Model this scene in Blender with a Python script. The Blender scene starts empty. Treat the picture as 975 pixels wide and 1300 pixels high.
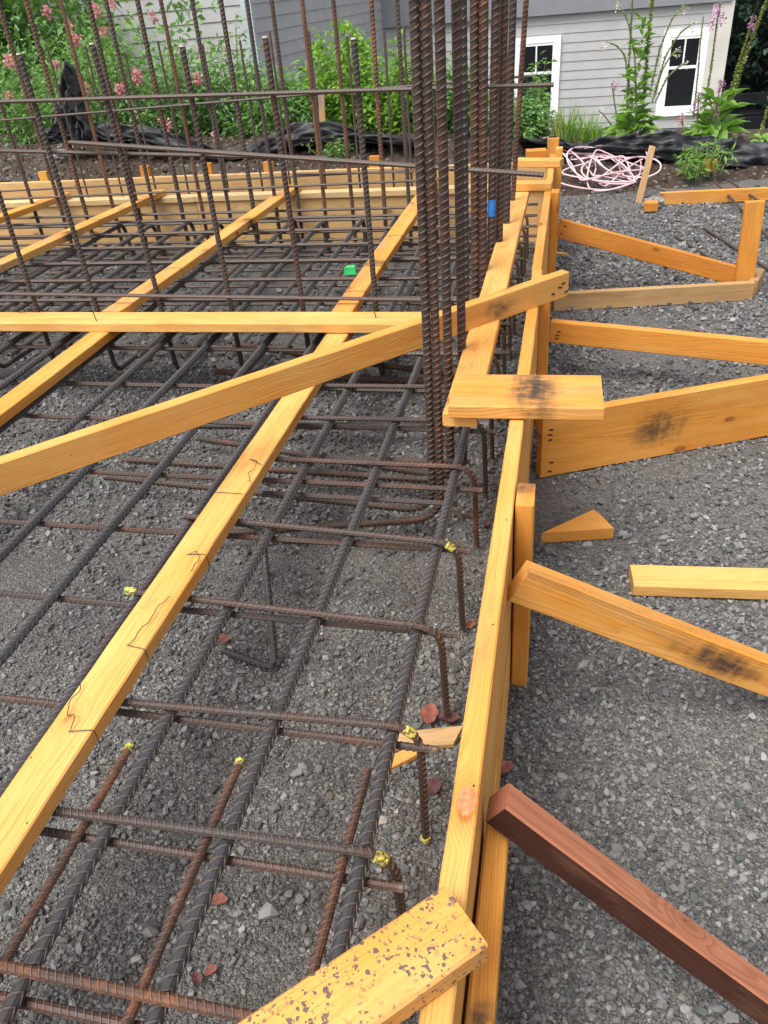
import bpy, math, random
import numpy as np
from mathutils import Vector, Matrix

random.seed(7)
rng = np.random.default_rng(11)
S = bpy.context.scene
COL = S.collection
R = math.radians

# ------------------------------------------------------------------ camera
CAM_H = 1.45
RIGHT = Vector((0.97658477, 0.20197875, -0.0740727))
UP = Vector((-0.05450628, 0.56537661, 0.82302998))
BACK = Vector((0.20811354, -0.79972112, 0.5631473))
cam_d = bpy.data.cameras.new("camera")
cam = bpy.data.objects.new("camera", cam_d)
COL.objects.link(cam)
cam.matrix_world = Matrix(((RIGHT.x, UP.x, BACK.x, 0), (RIGHT.y, UP.y, BACK.y, 0), (RIGHT.z, UP.z, BACK.z, CAM_H), (0, 0, 0, 1)))
cam_d.sensor_fit = 'VERTICAL'
cam_d.sensor_height = 36.0
cam_d.lens = 27.03
cam_d.clip_start = 0.02
cam_d.clip_end = 1500
S.camera = cam

# ------------------------------------------------------------------ daylight, soft and high
SUN_EL, SUN_AZ = 62.0, 215.0          # degrees; azimuth measured clockwise from +Y
W = bpy.data.worlds.new("World")
S.world = W
W.use_nodes = True
wn, wl = W.node_tree.nodes, W.node_tree.links
wn.clear()
sky = wn.new('ShaderNodeTexSky')
sky.sky_type = 'NISHITA'
sky.sun_disc = False
sky.sun_elevation = R(SUN_EL)
sky.sun_rotation = R(SUN_AZ)
sky.air_density = 1.0
sky.dust_density = 4.0
hs = wn.new('ShaderNodeHueSaturation')
hs.inputs['Saturation'].default_value = 0.35
bg = wn.new('ShaderNodeBackground')
bg.inputs['Strength'].default_value = 0.15
wo = wn.new('ShaderNodeOutputWorld')
wl.new(sky.outputs[0], hs.inputs['Color'])
wl.new(hs.outputs[0], bg.inputs['Color'])
wl.new(bg.outputs[0], wo.inputs['Surface'])
sun_d = bpy.data.lights.new("sun", 'SUN')
sun_d.energy = 1.5
sun_d.angle = R(30)
sun_d.color = (1.0, 0.96, 0.9)
sun = bpy.data.objects.new("sun", sun_d)
COL.objects.link(sun)
az, el = R(SUN_AZ), R(SUN_EL)
sdir = Vector((math.sin(az) * math.cos(el), math.cos(az) * math.cos(el), math.sin(el)))
sun.rotation_euler = sdir.to_track_quat('Z', 'Y').to_euler()
S.view_settings.view_transform = 'Standard'
S.view_settings.look = 'None'
S.view_settings.gamma = 1.0
S.view_settings.exposure = 1.05


def at(px, py, z):
    """the point at height z that the photograph shows at (px, py)"""
    d = RIGHT * (px - 487.5) - UP * (py - 650.0) - BACK * 976.0
    t = (z - CAM_H) / d.z
    return Vector((d.x * t, d.y * t, z))


def on_y(px, py, y):
    d = RIGHT * (px - 487.5) - UP * (py - 650.0) - BACK * 976.0
    t = y / d.y
    return Vector((d.x * t, y, CAM_H + d.z * t))


ORD = ['first', 'second', 'third', 'fourth', 'fifth', 'sixth', 'seventh', 'eighth', 'ninth', 'tenth', 'eleventh', 'twelfth',
       'thirteenth', 'fourteenth', 'fifteenth', 'sixteenth', 'seventeenth', 'eighteenth', 'nineteenth', 'twentieth']


# ------------------------------------------------------------------ node helpers
class Mat:
    def __init__(self, name):
        self.m = bpy.data.materials.new(name)
        self.m.use_nodes = True
        self.n, self.l = self.m.node_tree.nodes, self.m.node_tree.links
        self.b = self.n['Principled BSDF']

    def put(self, sock, v):
        if isinstance(v, bpy.types.NodeSocket):
            self.l.new(v, sock)
        elif isinstance(v, (tuple, list)) and len(v) == 3 and sock.type == 'RGBA':
            sock.default_value = (*v, 1)
        else:
            sock.default_value = v

    def node(self, t, out=0, **k):
        nd = self.n.new('ShaderNode' + t)
        ins = k.pop('i', {})
        for a, v in k.items():
            setattr(nd, a, v)
        for a, v in ins.items():
            self.put(nd.inputs[a], v)
        return nd.outputs[out]

    def math(self, op, a, b=0.0, c=0.0, clamp=False):
        nd = self.n.new('ShaderNodeMath')
        nd.operation = op
        nd.use_clamp = clamp
        self.put(nd.inputs[0], a)
        self.put(nd.inputs[1], b)
        self.put(nd.inputs[2], c)
        return nd.outputs[0]

    def vmath(self, op, a, b=(0, 0, 0), out=0):
        nd = self.n.new('ShaderNodeVectorMath')
        nd.operation = op
        self.put(nd.inputs[0], a)
        if op == 'SCALE':
            self.put(nd.inputs['Scale'], b)
        else:
            self.put(nd.inputs[1], b)
        return nd.outputs[out]

    def mix(self, f, a, b, mode='MIX'):
        nd = self.n.new('ShaderNodeMix')
        nd.data_type = 'RGBA'
        nd.blend_type = mode
        nd.clamp_factor = True
        self.put(nd.inputs[0], f)
        self.put(nd.inputs[6], a)
        self.put(nd.inputs[7], b)
        return nd.outputs[2]

    def ramp(self, f, stops):
        nd = self.n.new('ShaderNodeValToRGB')
        e = nd.color_ramp.elements
        while len(e) < len(stops):
            e.new(0.5)
        for k, (p, c) in enumerate(stops):
            e[k].position = p
            e[k].color = (*c, 1) if len(c) == 3 else c
        self.put(nd.inputs[0], f)
        return nd.outputs[0]

    def step(self, v, lo, hi):
        nd = self.n.new('ShaderNodeMapRange')
        nd.interpolation_type = 'SMOOTHSTEP'
        self.put(nd.inputs[0], v)
        nd.inputs[1].default_value = lo
        nd.inputs[2].default_value = hi
        return nd.outputs[0]

    def noise(self, v, scale, detail=3.0, rough=0.55, out=0, dist=0.0):
        return self.node('TexNoise', out, i={'Vector': v, 'Scale': scale, 'Detail': detail, 'Roughness': rough, 'Distortion': dist})

    def attr(self, name, out='Fac'):
        nd = self.n.new('ShaderNodeAttribute')
        nd.attribute_type = 'OBJECT'
        nd.attribute_name = name
        return nd.outputs[out]

    def bump(self, h, strength=0.5, dist=0.01, normal=None):
        ins = {'Height': h, 'Strength': strength, 'Distance': dist}
        if normal is not None:
            ins['Normal'] = normal
        return self.node('Bump', i=ins)

    def done(self, color=None, rough=0.7, normal=None, metallic=None, spec=None):
        if color is not None:
            self.put(self.b.inputs['Base Color'], color)
        self.put(self.b.inputs['Roughness'], rough)
        if normal is not None:
            self.put(self.b.inputs['Normal'], normal)
        if metallic is not None:
            self.put(self.b.inputs['Metallic'], metallic)
        if spec is not None:
            self.put(self.b.inputs['Specular IOR Level'], spec)
        return self.m


def wood_material(name, pale, mid, deep, knot, grain=0.42):
    M = Mat(name)
    obj = M.node('TexCoord', out=3)
    rnd = M.n.new('ShaderNodeObjectInfo').outputs['Random']
    off = M.node('CombineXYZ', i={'X': M.math('MULTIPLY', rnd, 91.0), 'Y': M.math('MULTIPLY', rnd, 37.0), 'Z': M.math('MULTIPLY', rnd, 53.0)})
    p = M.vmath('ADD', obj, off)
    # growth rings about a pith that lies outside the board
    warp = M.noise(M.vmath('MULTIPLY', p, (1.3, 9, 9)), 1.0, 2.0, out=1)
    warp = M.vmath('SCALE', M.vmath('SUBTRACT', warp, (0.5, 0.5, 0.5)), 0.06)
    q = M.vmath('ADD', obj, warp)
    sep = M.n.new('ShaderNodeSeparateXYZ')
    M.put(sep.inputs[0], q)
    oy = M.math('MULTIPLY_ADD', rnd, 0.10, -0.05)
    oz = M.math('MULTIPLY_ADD', M.math('FRACT', M.math('MULTIPLY', rnd, 7.31)), 0.09, 0.03)
    ry = M.math('ADD', sep.outputs[1], oy)
    rz = M.math('ADD', sep.outputs[2], oz)
    rad = M.math('SQRT', M.math('ADD', M.math('MULTIPLY', ry, ry), M.math('MULTIPLY', rz, rz)))
    # knots push the rings aside
    streak0 = M.noise(M.vmath('MULTIPLY', p, (30, 60, 60)), 1.0, 3.0)
    kv = M.vmath('MULTIPLY', p, (5.5, 11.0, 11.0))
    kd = M.node('TexVoronoi', 0, i={'Vector': kv, 'Scale': 1.0})
    kc = M.node('TexVoronoi', 1, i={'Vector': kv, 'Scale': 1.0})
    gate = M.math('GREATER_THAN', M.node('SeparateColor', i={'Color': kc}), 0.66)
    kn = M.math('MULTIPLY', M.step(M.math('ADD', kd, M.math('MULTIPLY', M.math('SUBTRACT', streak0, 0.5), 0.12)), 0.13, 0.07), gate)
    halo = M.math('MULTIPLY', M.step(kd, 0.42, 0.05), gate)
    rad = M.math('ADD', rad, M.math('MULTIPLY', halo, 0.02))
    rad = M.math('ADD', rad, M.math('MULTIPLY', M.noise(M.vmath('MULTIPLY', p, (0.8, 30, 30)), 1.0, 2.0), 0.012))
    ring = M.math('FRACT', M.math('MULTIPLY', rad, 210.0))
    late = M.math('MULTIPLY', M.step(ring, 0.35, 0.92), M.step(ring, 1.0, 0.93))
    fine = M.noise(M.vmath('MULTIPLY', p, (5, 420, 420)), 1.0, 3.0)
    streak = M.noise(M.vmath('MULTIPLY', p, (1.1, 38, 38)), 1.0, 3.0)
    blot = M.noise(M.vmath('MULTIPLY', p, (3.0, 8, 8)), 1.0, 4.0)
    tone = M.attr('tone')
    t = M.math('ADD', tone, M.math('MULTIPLY', M.math('SUBTRACT', blot, 0.5), 0.9))
    t = M.math('ADD', t, M.math('MULTIPLY', M.math('SUBTRACT', streak, 0.5), 0.55))
    c = M.ramp(t, [(0.0, pale), (0.45, mid), (1.0, deep)])
    ringvis = M.step(M.noise(M.vmath('MULTIPLY', p, (0.7, 14, 14)), 1.0, 2.0), 0.35, 0.7)
    c = M.mix(M.math('MULTIPLY', M.math('MULTIPLY', late, grain), M.math('MULTIPLY_ADD', ringvis, 0.75, 0.2)), c, deep)
    c = M.mix(M.step(fine, 0.55, 0.78), c, M.mix(0.5, c, knot))
    soil = M.math('MULTIPLY', M.step(M.noise(M.vmath('MULTIPLY', p, (2.5, 12, 12)), 1.0, 5.0, 0.65), 0.52, 0.78), 0.5)
    c = M.mix(soil, c, (0.2, 0.11, 0.06))
    hair = M.noise(M.vmath('MULTIPLY', p, (2.2, 160, 160)), 1.0, 2.0)
    c = M.mix(M.math('MULTIPLY', M.step(hair, 0.66, 0.74), 0.45), c, deep)
    c = M.mix(M.math('MULTIPLY', halo, 0.35), c, deep)
    rim = M.math('MULTIPLY', M.math('MULTIPLY', M.step(kd, 0.16, 0.12), M.step(kd, 0.05, 0.11)), gate)
    c = M.mix(M.math('MULTIPLY', kn, 0.8), c, M.mix(0.35, knot, deep))
    c = M.mix(M.math('MULTIPLY', rim, 0.55), c, knot)
    # one large knot whose place is known
    kp = M.vmath('LENGTH', M.vmath('DIVIDE', M.vmath('SUBTRACT', obj, M.attr('knot_pos', 'Vector')), M.vmath('ADD', M.attr('knot_size', 'Vector'), (0.001, 0.001, 0.001))), out=1)
    kp = M.math('ADD', kp, M.math('MULTIPLY', M.math('SUBTRACT', M.noise(p, 60.0, 3.0), 0.5), 0.35))
    c = M.mix(M.math('MULTIPLY', M.step(kp, 2.6, 0.9), M.math('MULTIPLY', M.attr('knot'), 0.3)), c, deep)
    c = M.mix(M.math('MULTIPLY', M.step(kp, 1.05, 0.85), M.attr('knot')), c, M.mix(M.step(M.noise(p, 90.0, 4.0), 0.3, 0.7), (0.58, 0.24, 0.11), (0.44, 0.13, 0.055)))
    # weathered grey film
    gr = M.math('MULTIPLY', M.step(M.noise(M.vmath('MULTIPLY', p, (4, 16, 16)), 1.0, 5.0), 0.45, 0.75), M.attr('grey'))
    c = M.mix(gr, c, (0.24, 0.2, 0.17))
    # a smudge with its own place on the board
    sp = M.attr('stain_pos', 'Vector')
    d = M.vmath('DIVIDE', M.vmath('SUBTRACT', obj, sp), M.vmath('ADD', M.attr('stain_size', 'Vector'), (0.001, 0.001, 0.001)))
    dist = M.vmath('LENGTH', d, out=1)
    n1 = M.noise(M.vmath('MULTIPLY', p, (26, 60, 60)), 1.0, 6.0, 0.65)
    n1b = M.noise(M.vmath('MULTIPLY', p, (11, 18, 18)), 1.0, 3.0)
    win = M.step(dist, 2.1, 0.3)
    drip = M.noise(M.vmath('MULTIPLY', p, (55, 9, 9)), 1.0, 3.0)
    mix_ = M.math('ADD', M.math('MULTIPLY', n1, 0.45), M.math('ADD', M.math('MULTIPLY', n1b, 0.4), M.math('MULTIPLY', drip, 0.3)))
    sm = M.math('MULTIPLY', M.step(M.math('ADD', mix_, M.math('MULTIPLY', win, 0.30)), 0.62, 0.98), win)
    sm = M.math('MULTIPLY', sm, M.attr('stain'), clamp=True)
    c = M.mix(M.math('MULTIPLY', sm, 0.97), c, (0.026, 0.024, 0.024))
    # round mould or tar specks
    dv = M.node('TexVoronoi', 0, i={'Vector': M.vmath('ADD', p, M.vmath('SCALE', M.noise(p, 120.0, 2.0, out=1), 0.006)), 'Scale': 85.0})
    dc = M.node('TexVoronoi', 1, i={'Vector': p, 'Scale': 85.0})
    dn = M.noise(p, 17.0, 3.0)
    rr = M.math('MULTIPLY', M.node('SeparateColor', 1, i={'Color': dc}), 0.4)
    dots = M.math('MULTIPLY', M.math('LESS_THAN', dv, rr), M.step(dn, 0.39, 0.55))
    dv2 = M.node('TexVoronoi', 0, i={'Vector': M.vmath('ADD', p, M.vmath('SCALE', M.noise(p, 200.0, 2.0, out=1), 0.004)), 'Scale': 190.0})
    dc2 = M.node('SeparateColor', i={'Color': M.node('TexVoronoi', 1, i={'Vector': p, 'Scale': 190.0})})
    dots2 = M.math('MULTIPLY', M.math('LESS_THAN', dv2, M.math('MULTIPLY', dc2, 0.55)), M.step(M.noise(p, 26.0, 3.0), 0.38, 0.52))
    blob = M.math('MULTIPLY', M.step(M.noise(p, 62.0, 4.0, 0.6), 0.60, 0.66), M.step(M.noise(p, 9.0, 2.0), 0.44, 0.6))
    dots = M.math('MULTIPLY', M.math('MAXIMUM', M.math('MAXIMUM', dots, dots2), M.math('MULTIPLY', blob, 0.2)), M.attr('dots'))
    c = M.mix(M.math('MULTIPLY', dots, 0.88), c, (0.055, 0.05, 0.065))
    # sparse nail heads and dings
    nv = M.node('TexVoronoi', 0, i={'Vector': M.vmath('MULTIPLY', p, (1, 1.6, 1.6)), 'Scale': 14.0})
    c = M.mix(M.step(nv, 0.045, 0.03), c, (0.06, 0.035, 0.02))
    h = M.math('ADD', M.math('MULTIPLY', fine, 0.5), M.math('MULTIPLY', late, 0.35))
    return M.done(c, M.math('MULTIPLY_ADD', fine, 0.2, 0.58), M.bump(h, 0.6, 0.002), spec=0.22)


M_WOOD = wood_material("fir_lumber", (0.64, 0.365, 0.115), (0.575, 0.245, 0.042), (0.43, 0.14, 0.016), (0.17, 0.05, 0.016))
M_BROWN = wood_material("stained_lumber", (0.40, 0.17, 0.09), (0.31, 0.115, 0.06), (0.17, 0.055, 0.03), (0.06, 0.025, 0.015), 0.5)
M_PALEWOOD = wood_material("pale_form_lumber", (0.62, 0.43, 0.21), (0.56, 0.34, 0.13), (0.42, 0.2, 0.055), (0.17, 0.06, 0.02))
M_BROWN_SHADE = wood_material("shaded_stained_lumber", (0.055, 0.02, 0.012), (0.04, 0.014, 0.009), (0.022, 0.008, 0.006), (0.03, 0.012, 0.01), 0.3)  # darkened copy of stained_lumber, with the brown brace's side shade in its colour
M_GREYWOOD = wood_material("weathered_lumber", (0.50, 0.33, 0.16), (0.38, 0.23, 0.10), (0.22, 0.12, 0.05), (0.08, 0.04, 0.02))


def rebar_material():
    M = Mat("rebar_steel")
    obj = M.node('TexCoord', out=3)
    rnd = M.n.new('ShaderNodeObjectInfo').outputs['Random']
    p = M.vmath('ADD', obj, M.node('CombineXYZ', i={'X': M.math('MULTIPLY', rnd, 31.0), 'Y': M.math('MULTIPLY', rnd, 17.0), 'Z': M.math('MULTIPLY', rnd, 63.0)}))
    n1 = M.noise(p, 9.0, 4.0)
    n2 = M.noise(p, 75.0, 4.0, 0.65)
    n3 = M.noise(p, 320.0, 2.0)
    rust = M.attr('rust')
    f = M.math('ADD', rust, M.math('ADD', M.math('MULTIPLY', M.math('SUBTRACT', n1, 0.5), 1.0), M.math('MULTIPLY', M.math('SUBTRACT', n2, 0.5), 1.1)))
    c = M.ramp(f, [(0.0, (0.036, 0.037, 0.041)), (0.35, (0.043, 0.035, 0.032)), (0.65, (0.052, 0.028, 0.021)), (0.85, (0.10, 0.042, 0.022)), (1.0, (0.16, 0.062, 0.026))])
    c = M.mix(M.step(n3, 0.45, 0.8), c, M.mix(0.5, c, (0.03, 0.022, 0.02)))
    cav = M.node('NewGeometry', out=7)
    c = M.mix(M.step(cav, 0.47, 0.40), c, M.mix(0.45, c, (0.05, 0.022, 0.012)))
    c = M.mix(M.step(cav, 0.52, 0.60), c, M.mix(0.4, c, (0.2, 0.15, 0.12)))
    return M.done(c, M.math('MULTIPLY_ADD', n2, 0.3, 0.42), M.bump(n3, 0.4, 0.001), metallic=0.15, spec=0.4)


M_REBAR = rebar_material()


def plain(name, c, rough=0.7, var=0.25, scale=20.0, spec=None, bump=0.0, island=False):
    M = Mat(name)
    obj = M.node('TexCoord', out=3)
    n = M.noise(obj, scale, 4.0)
    dark = tuple(v * (1 - var) for v in c)
    lite = tuple(min(1, v * (1 + var)) for v in c)
    col = M.mix(M.step(n, 0.3, 0.7), dark, lite)
    if island:
        isl = M.node('NewGeometry', out=8)
        col = M.mix(M.math('MULTIPLY', isl, 0.6), col, M.mix(1.0, col, (1.5, 1.35, 0.9), 'MULTIPLY'))
    return M.done(col, rough, M.bump(n, bump, 0.01) if bump else None, spec=spec)


def leaf_material(name, dark, lite, trans=0.25):
    M = Mat(name)
    isl = M.node('NewGeometry', out=8)
    obj = M.node('TexCoord', out=3)
    n = M.noise(obj, 3.0, 2.0)
    f = M.math('ADD', M.math('MULTIPLY', isl, 0.7), M.math('MULTIPLY', M.math('SUBTRACT', n, 0.35), 0.9))
    c = M.ramp(f, [(0.0, dark), (1.0, lite)])
    m = M.done(c, 0.5, spec=0.35)
    tr = M.n.new('ShaderNodeBsdfTranslucent')
    M.put(tr.inputs[0], M.mix(1.0, c, (1.1, 1.25, 0.5), 'MULTIPLY'))
    mx = M.n.new('ShaderNodeMixShader')
    mx.inputs[0].default_value = trans
    M.l.new(M.b.outputs[0], mx.inputs[1])
    M.l.new(tr.outputs[0], mx.inputs[2])
    M.l.new(mx.outputs[0], M.n['Material Output'].inputs['Surface'])
    return m


M_LEAF = leaf_material("shrub_leaf", (0.05, 0.15, 0.04), (0.30, 0.47, 0.17), 0.4)
M_LEAF_LIGHT = leaf_material("vine_leaf", (0.075, 0.2, 0.025), (0.3, 0.47, 0.07), 0.4)
M_LEAF_DARK = leaf_material("conifer_leaf", (0.008, 0.022, 0.012), (0.03, 0.065, 0.03), 0.05)
M_LEAF_FOX = leaf_material("foxglove_leaf", (0.07, 0.18, 0.035), (0.27, 0.44, 0.1), 0.35)
M_POD = leaf_material("seed_pod", (0.13, 0.19, 0.05), (0.46, 0.48, 0.15), 0.2)
M_PINK = leaf_material("pink_petal", (0.5, 0.12, 0.2), (0.75, 0.38, 0.45), 0.25)
M_PALE = leaf_material("pale_petal", (0.6, 0.45, 0.5), (0.82, 0.74, 0.76), 0.3)
M_PURPLE = leaf_material("purple_petal", (0.38, 0.06, 0.36), (0.62, 0.3, 0.58), 0.3)
M_STEM = plain("green_stem", (0.12, 0.16, 0.05), 0.6)
M_TWIG = plain("brown_twig", (0.1, 0.065, 0.04), 0.8)
yp = Mat("yellow_paint")
ypo = yp.node('TexCoord', out=3)
M_YELLOW = yp.done(yp.mix(yp.step(yp.noise(ypo, 150.0, 4.0), 0.47, 0.55), (0.42, 0.4, 0.05), (0.12, 0.08, 0.045)), 0.65, yp.bump(yp.noise(ypo, 300.0, 3.0), 0.5, 0.002))
M_BLUE = plain("blue_tape", (0.02, 0.16, 0.5), 0.45)
M_GREEN = plain("green_plastic", (0.03, 0.4, 0.1), 0.35)
M_HOSE = plain("pale_hose", (0.62, 0.42, 0.45), 0.5, 0.12, 6)
M_CUT = plain("fresh_cut_steel", (0.5, 0.42, 0.34), 0.5)
M_WIRE = plain("tie_wire", (0.03, 0.025, 0.024), 0.5)
M_SIDING = plain("grey_siding", (0.395, 0.39, 0.39), 0.7, 0.06, 3)
M_TRIM = plain("white_trim", (0.8, 0.82, 0.84), 0.5, 0.03, 3)
M_TAUPE = plain("taupe_trim", (0.55, 0.52, 0.48), 0.6, 0.06, 3)
M_BLUETRIM = plain("blue_grey_trim", (0.42, 0.47, 0.5), 0.6, 0.05, 3)
M_BAND = plain("dark_grey_band", (0.20, 0.21, 0.23), 0.7, 0.06, 3)
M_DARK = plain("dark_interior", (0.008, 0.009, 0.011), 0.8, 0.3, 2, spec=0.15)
M_ROCK = plain("grey_rock", (0.22, 0.21, 0.2), 0.9, 0.4, 14, bump=0.6)
M_LEAFRED = plain("dry_red_leaf", (0.2, 0.062, 0.042), 0.7, 0.35, 60, bump=0.4)
M_LEAFDARK = plain("dark_red_leaf", (0.09, 0.035, 0.035), 0.65, 0.35, 60, bump=0.4)
gl = Mat("window_glass")
M_GLASS = gl.done((0.012, 0.014, 0.017), 0.06, spec=0.5)
fb = Mat("black_fabric")
fbn = fb.noise(fb.node('TexCoord', out=3), 40.0, 4.0)
fbw = fb.noise(fb.vmath('MULTIPLY', fb.node('TexCoord', out=3), (2.0, 14, 14)), 1.0, 5.0, 0.6)
M_FABRIC = fb.done(fb.mix(fbn, (0.008, 0.0085, 0.010), (0.024, 0.025, 0.029)), 0.5,
                   fb.bump(fbw, 0.6, 0.04), spec=0.45)


def gravel_material():
    M = Mat("crushed_gravel")
    p = M.node('TexCoord', out=3)
    big = M.noise(p, 0.9, 4.0)
    mid = M.noise(p, 14.0, 4.0)
    hs_, cs_ = [], []
    for sc in (75.0, 150.0, 330.0):
        pv = M.vmath('ADD', p, M.vmath('SCALE', M.noise(p, sc * 0.8, 2.0, out=1), 0.35 / sc))
        d = M.node('TexVoronoi', 0, i={'Vector': pv, 'Scale': sc})
        col = M.node('TexVoronoi', 1, i={'Vector': pv, 'Scale': sc})
        cs_.append(M.node('SeparateColor', i={'Color': col}))
        hs_.append(M.math('SUBTRACT', 1.0, d))
    g = M.math('ADD', M.math('MULTIPLY', cs_[1], 0.5), M.math('MULTIPLY', cs_[2], 0.5))
    c = M.ramp(g, [(0.0, (0.07, 0.067, 0.063)), (0.4, (0.14, 0.134, 0.127)), (0.75, (0.215, 0.206, 0.193)), (1.0, (0.36, 0.345, 0.315))])
    c = M.mix(M.step(mid, 0.5, 0.75), c, M.mix(0.45, c, (0.11, 0.09, 0.072)))
    c = M.mix(M.step(big, 0.35, 0.7), M.mix(0.1, c, (0.09, 0.08, 0.07)), c)
    h = M.math('ADD', M.math('MULTIPLY', hs_[1], 0.55), M.math('ADD', M.math('MULTIPLY', hs_[2], 0.3), M.math('MULTIPLY', mid, 0.5)))
    return M.done(c, 0.92, M.bump(h, 1.0, 0.016), spec=0.15)


M_GRAVEL = gravel_material()


def stone_material():
    M = Mat("gravel_stone")
    isl = M.node('NewGeometry', out=8)
    p = M.node('TexCoord', out=3)
    c = M.ramp(isl, [(0.0, (0.075, 0.074, 0.074)), (0.35, (0.135, 0.133, 0.131)), (0.72, (0.205, 0.202, 0.197)), (0.95, (0.26, 0.255, 0.245)), (1.0, (0.34, 0.33, 0.305))])
    tint = M.math('FRACT', M.math('MULTIPLY', isl, 47.3))
    c = M.mix(M.step(tint, 0.92, 0.95), c, M.mix(0.4, c, (0.16, 0.115, 0.085)))
    c = M.mix(M.step(tint, 0.14, 0.10), c, M.mix(0.4, c, (0.09, 0.115, 0.115)))
    n = M.noise(p, 420.0, 2.0)
    c = M.mix(M.math('MULTIPLY', n, 0.6), c, M.mix(1.0, c, (0.55, 0.55, 0.55), 'MULTIPLY'))
    return M.done(c, 0.85, M.bump(n, 0.4, 0.002), spec=0.25)


M_STONE = stone_material()


def dirt_material():
    M = Mat("dark_soil")
    p = M.node('TexCoord', out=3)
    n1, n2, n3 = M.noise(p, 2.2, 4.0), M.noise(p, 22.0, 5.0, 0.65), M.noise(p, 120.0, 3.0)
    c = M.ramp(n2, [(0.25, (0.022, 0.015, 0.011)), (0.55, (0.065, 0.047, 0.036)), (0.85, (0.13, 0.10, 0.078))])
    c = M.mix(M.step(n1, 0.42, 0.66), c, M.mix(0.5, c, (0.10, 0.093, 0.085)))
    v = M.node('TexVoronoi', 1, i={'Vector': p, 'Scale': 55.0})
    s = M.node('SeparateColor', i={'Color': v})
    c = M.mix(M.step(s, 0.9, 0.93), c, (0.19, 0.18, 0.165))
    h = M.math('ADD', M.math('MULTIPLY', n2, 0.8), M.math('MULTIPLY', n3, 0.35))
    return M.done(c, 0.95, M.bump(h, 1.0, 0.03), spec=0.1)


M_DIRT = dirt_material()


# ------------------------------------------------------------------ object helpers
def tag(o, label=None, cat=None, group=None, kind=None):
    if label:
        o['label'] = label
    if cat:
        o['category'] = cat
    if group:
        o['group'] = group
    if kind:
        o['kind'] = kind
    return o


def thing(name, label, cat, loc=(0, 0, 0), group=None):
    o = bpy.data.objects.new(name, None)
    COL.objects.link(o)
    o.location = loc
    return tag(o, label, cat, group)


def link(name, me, mat=None, parent=None, M4=None):
    o = bpy.data.objects.new(name, me)
    COL.objects.link(o)
    if mat and not me.materials:
        me.materials.append(mat)
    if M4 is not None:
        o.matrix_basis = M4
    if parent is not None:
        o.parent = parent
    return o


def new_mesh(name, v, f, smooth=False):
    me = bpy.data.meshes.new(name)
    me.from_pydata([tuple(map(float, a)) for a in v], [], f)
    if smooth:
        me.polygons.foreach_set('use_smooth', [True] * len(me.polygons))
    me.update()
    return me


def big_mesh(name, v, f, smooth=False):
    """v (n,3), f (m,k) arrays: fast path for large uniform meshes"""
    v, f = np.asarray(v, np.float32), np.asarray(f, np.int32)
    me = bpy.data.meshes.new(name)
    me.vertices.add(len(v))
    me.vertices.foreach_set('co', v.ravel())
    k = f.shape[1]
    me.loops.add(f.size)
    me.loops.foreach_set('vertex_index', f.ravel())
    me.polygons.add(len(f))
    me.polygons.foreach_set('loop_start', np.arange(0, f.size, k, dtype=np.int32))
    me.polygons.foreach_set('use_smooth', np.full(len(f), smooth))
    me.update(calc_edges=True)
    return me


def frame(p0, p1, up=Vector((0, 0, 1))):
    """matrix whose X runs p0 -> p1, Y is the width, Z the thickness (towards up); origin at the middle"""
    p0, p1 = Vector(p0), Vector(p1)
    x = (p1 - p0).normalized()
    y = Vector(up).cross(x).normalized()
    z = x.cross(y)
    c = (p0 + p1) / 2
    return Matrix(((x.x, y.x, z.x, c.x), (x.y, y.y, z.y, c.y), (x.z, y.z, z.z, c.z), (0, 0, 0, 1)))


def plank_mesh(L, w, t, cut0=0.0, cut1=0.0, seed=None):
    """a sawn board with eased edges, a trace of warp and optionally mitred ends (cut = shift over the width)"""
    rg = np.random.default_rng(seed if seed is not None else int(L * 1e4 + w * 1e3))
    e = min(0.003, t * 0.12)
    a, b = w / 2, t / 2
    prof = [(-a + e, -b), (a - e, -b), (a, -b + e), (a, b - e), (a - e, b), (-a + e, b), (-a, b - e), (-a, -b + e)]
    n = max(3, int(L / 0.08))
    v, f = [], []
    ph = rg.uniform(0, 6.28, 4)
    for i in range(n + 1):
        s = i / n
        x0 = -L / 2 + L * s
        wy = 0.0012 * math.sin(ph[0] + 3.1 * x0) + rg.normal(0, 0.00025)
        wz = 0.0012 * math.sin(ph[1] + 2.3 * x0) + rg.normal(0, 0.00025)
        for (py, pz) in prof:
            x = x0
            if i == 0:
                x += cut0 * (py / w)
            elif i == n:
                x += cut1 * (py / w)
            v.append((x, py + wy, pz + wz))
    for i in range(n):
        for j in range(8):
            k = (j + 1) % 8
            f.append((i * 8 + j, i * 8 + k, (i + 1) * 8 + k, (i + 1) * 8 + j))
    f.append(tuple(range(7, -1, -1)))
    f.append(tuple(n * 8 + j for j in range(8)))
    me = new_mesh("board", v, f)
    # faces made counter-clockwise from outside
    return me


def fix_normals(me):
    import bmesh
    bm = bmesh.new()
    bm.from_mesh(me)
    bmesh.ops.recalc_face_normals(bm, faces=bm.faces)
    bm.to_mesh(me)
    bm.free()


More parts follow.
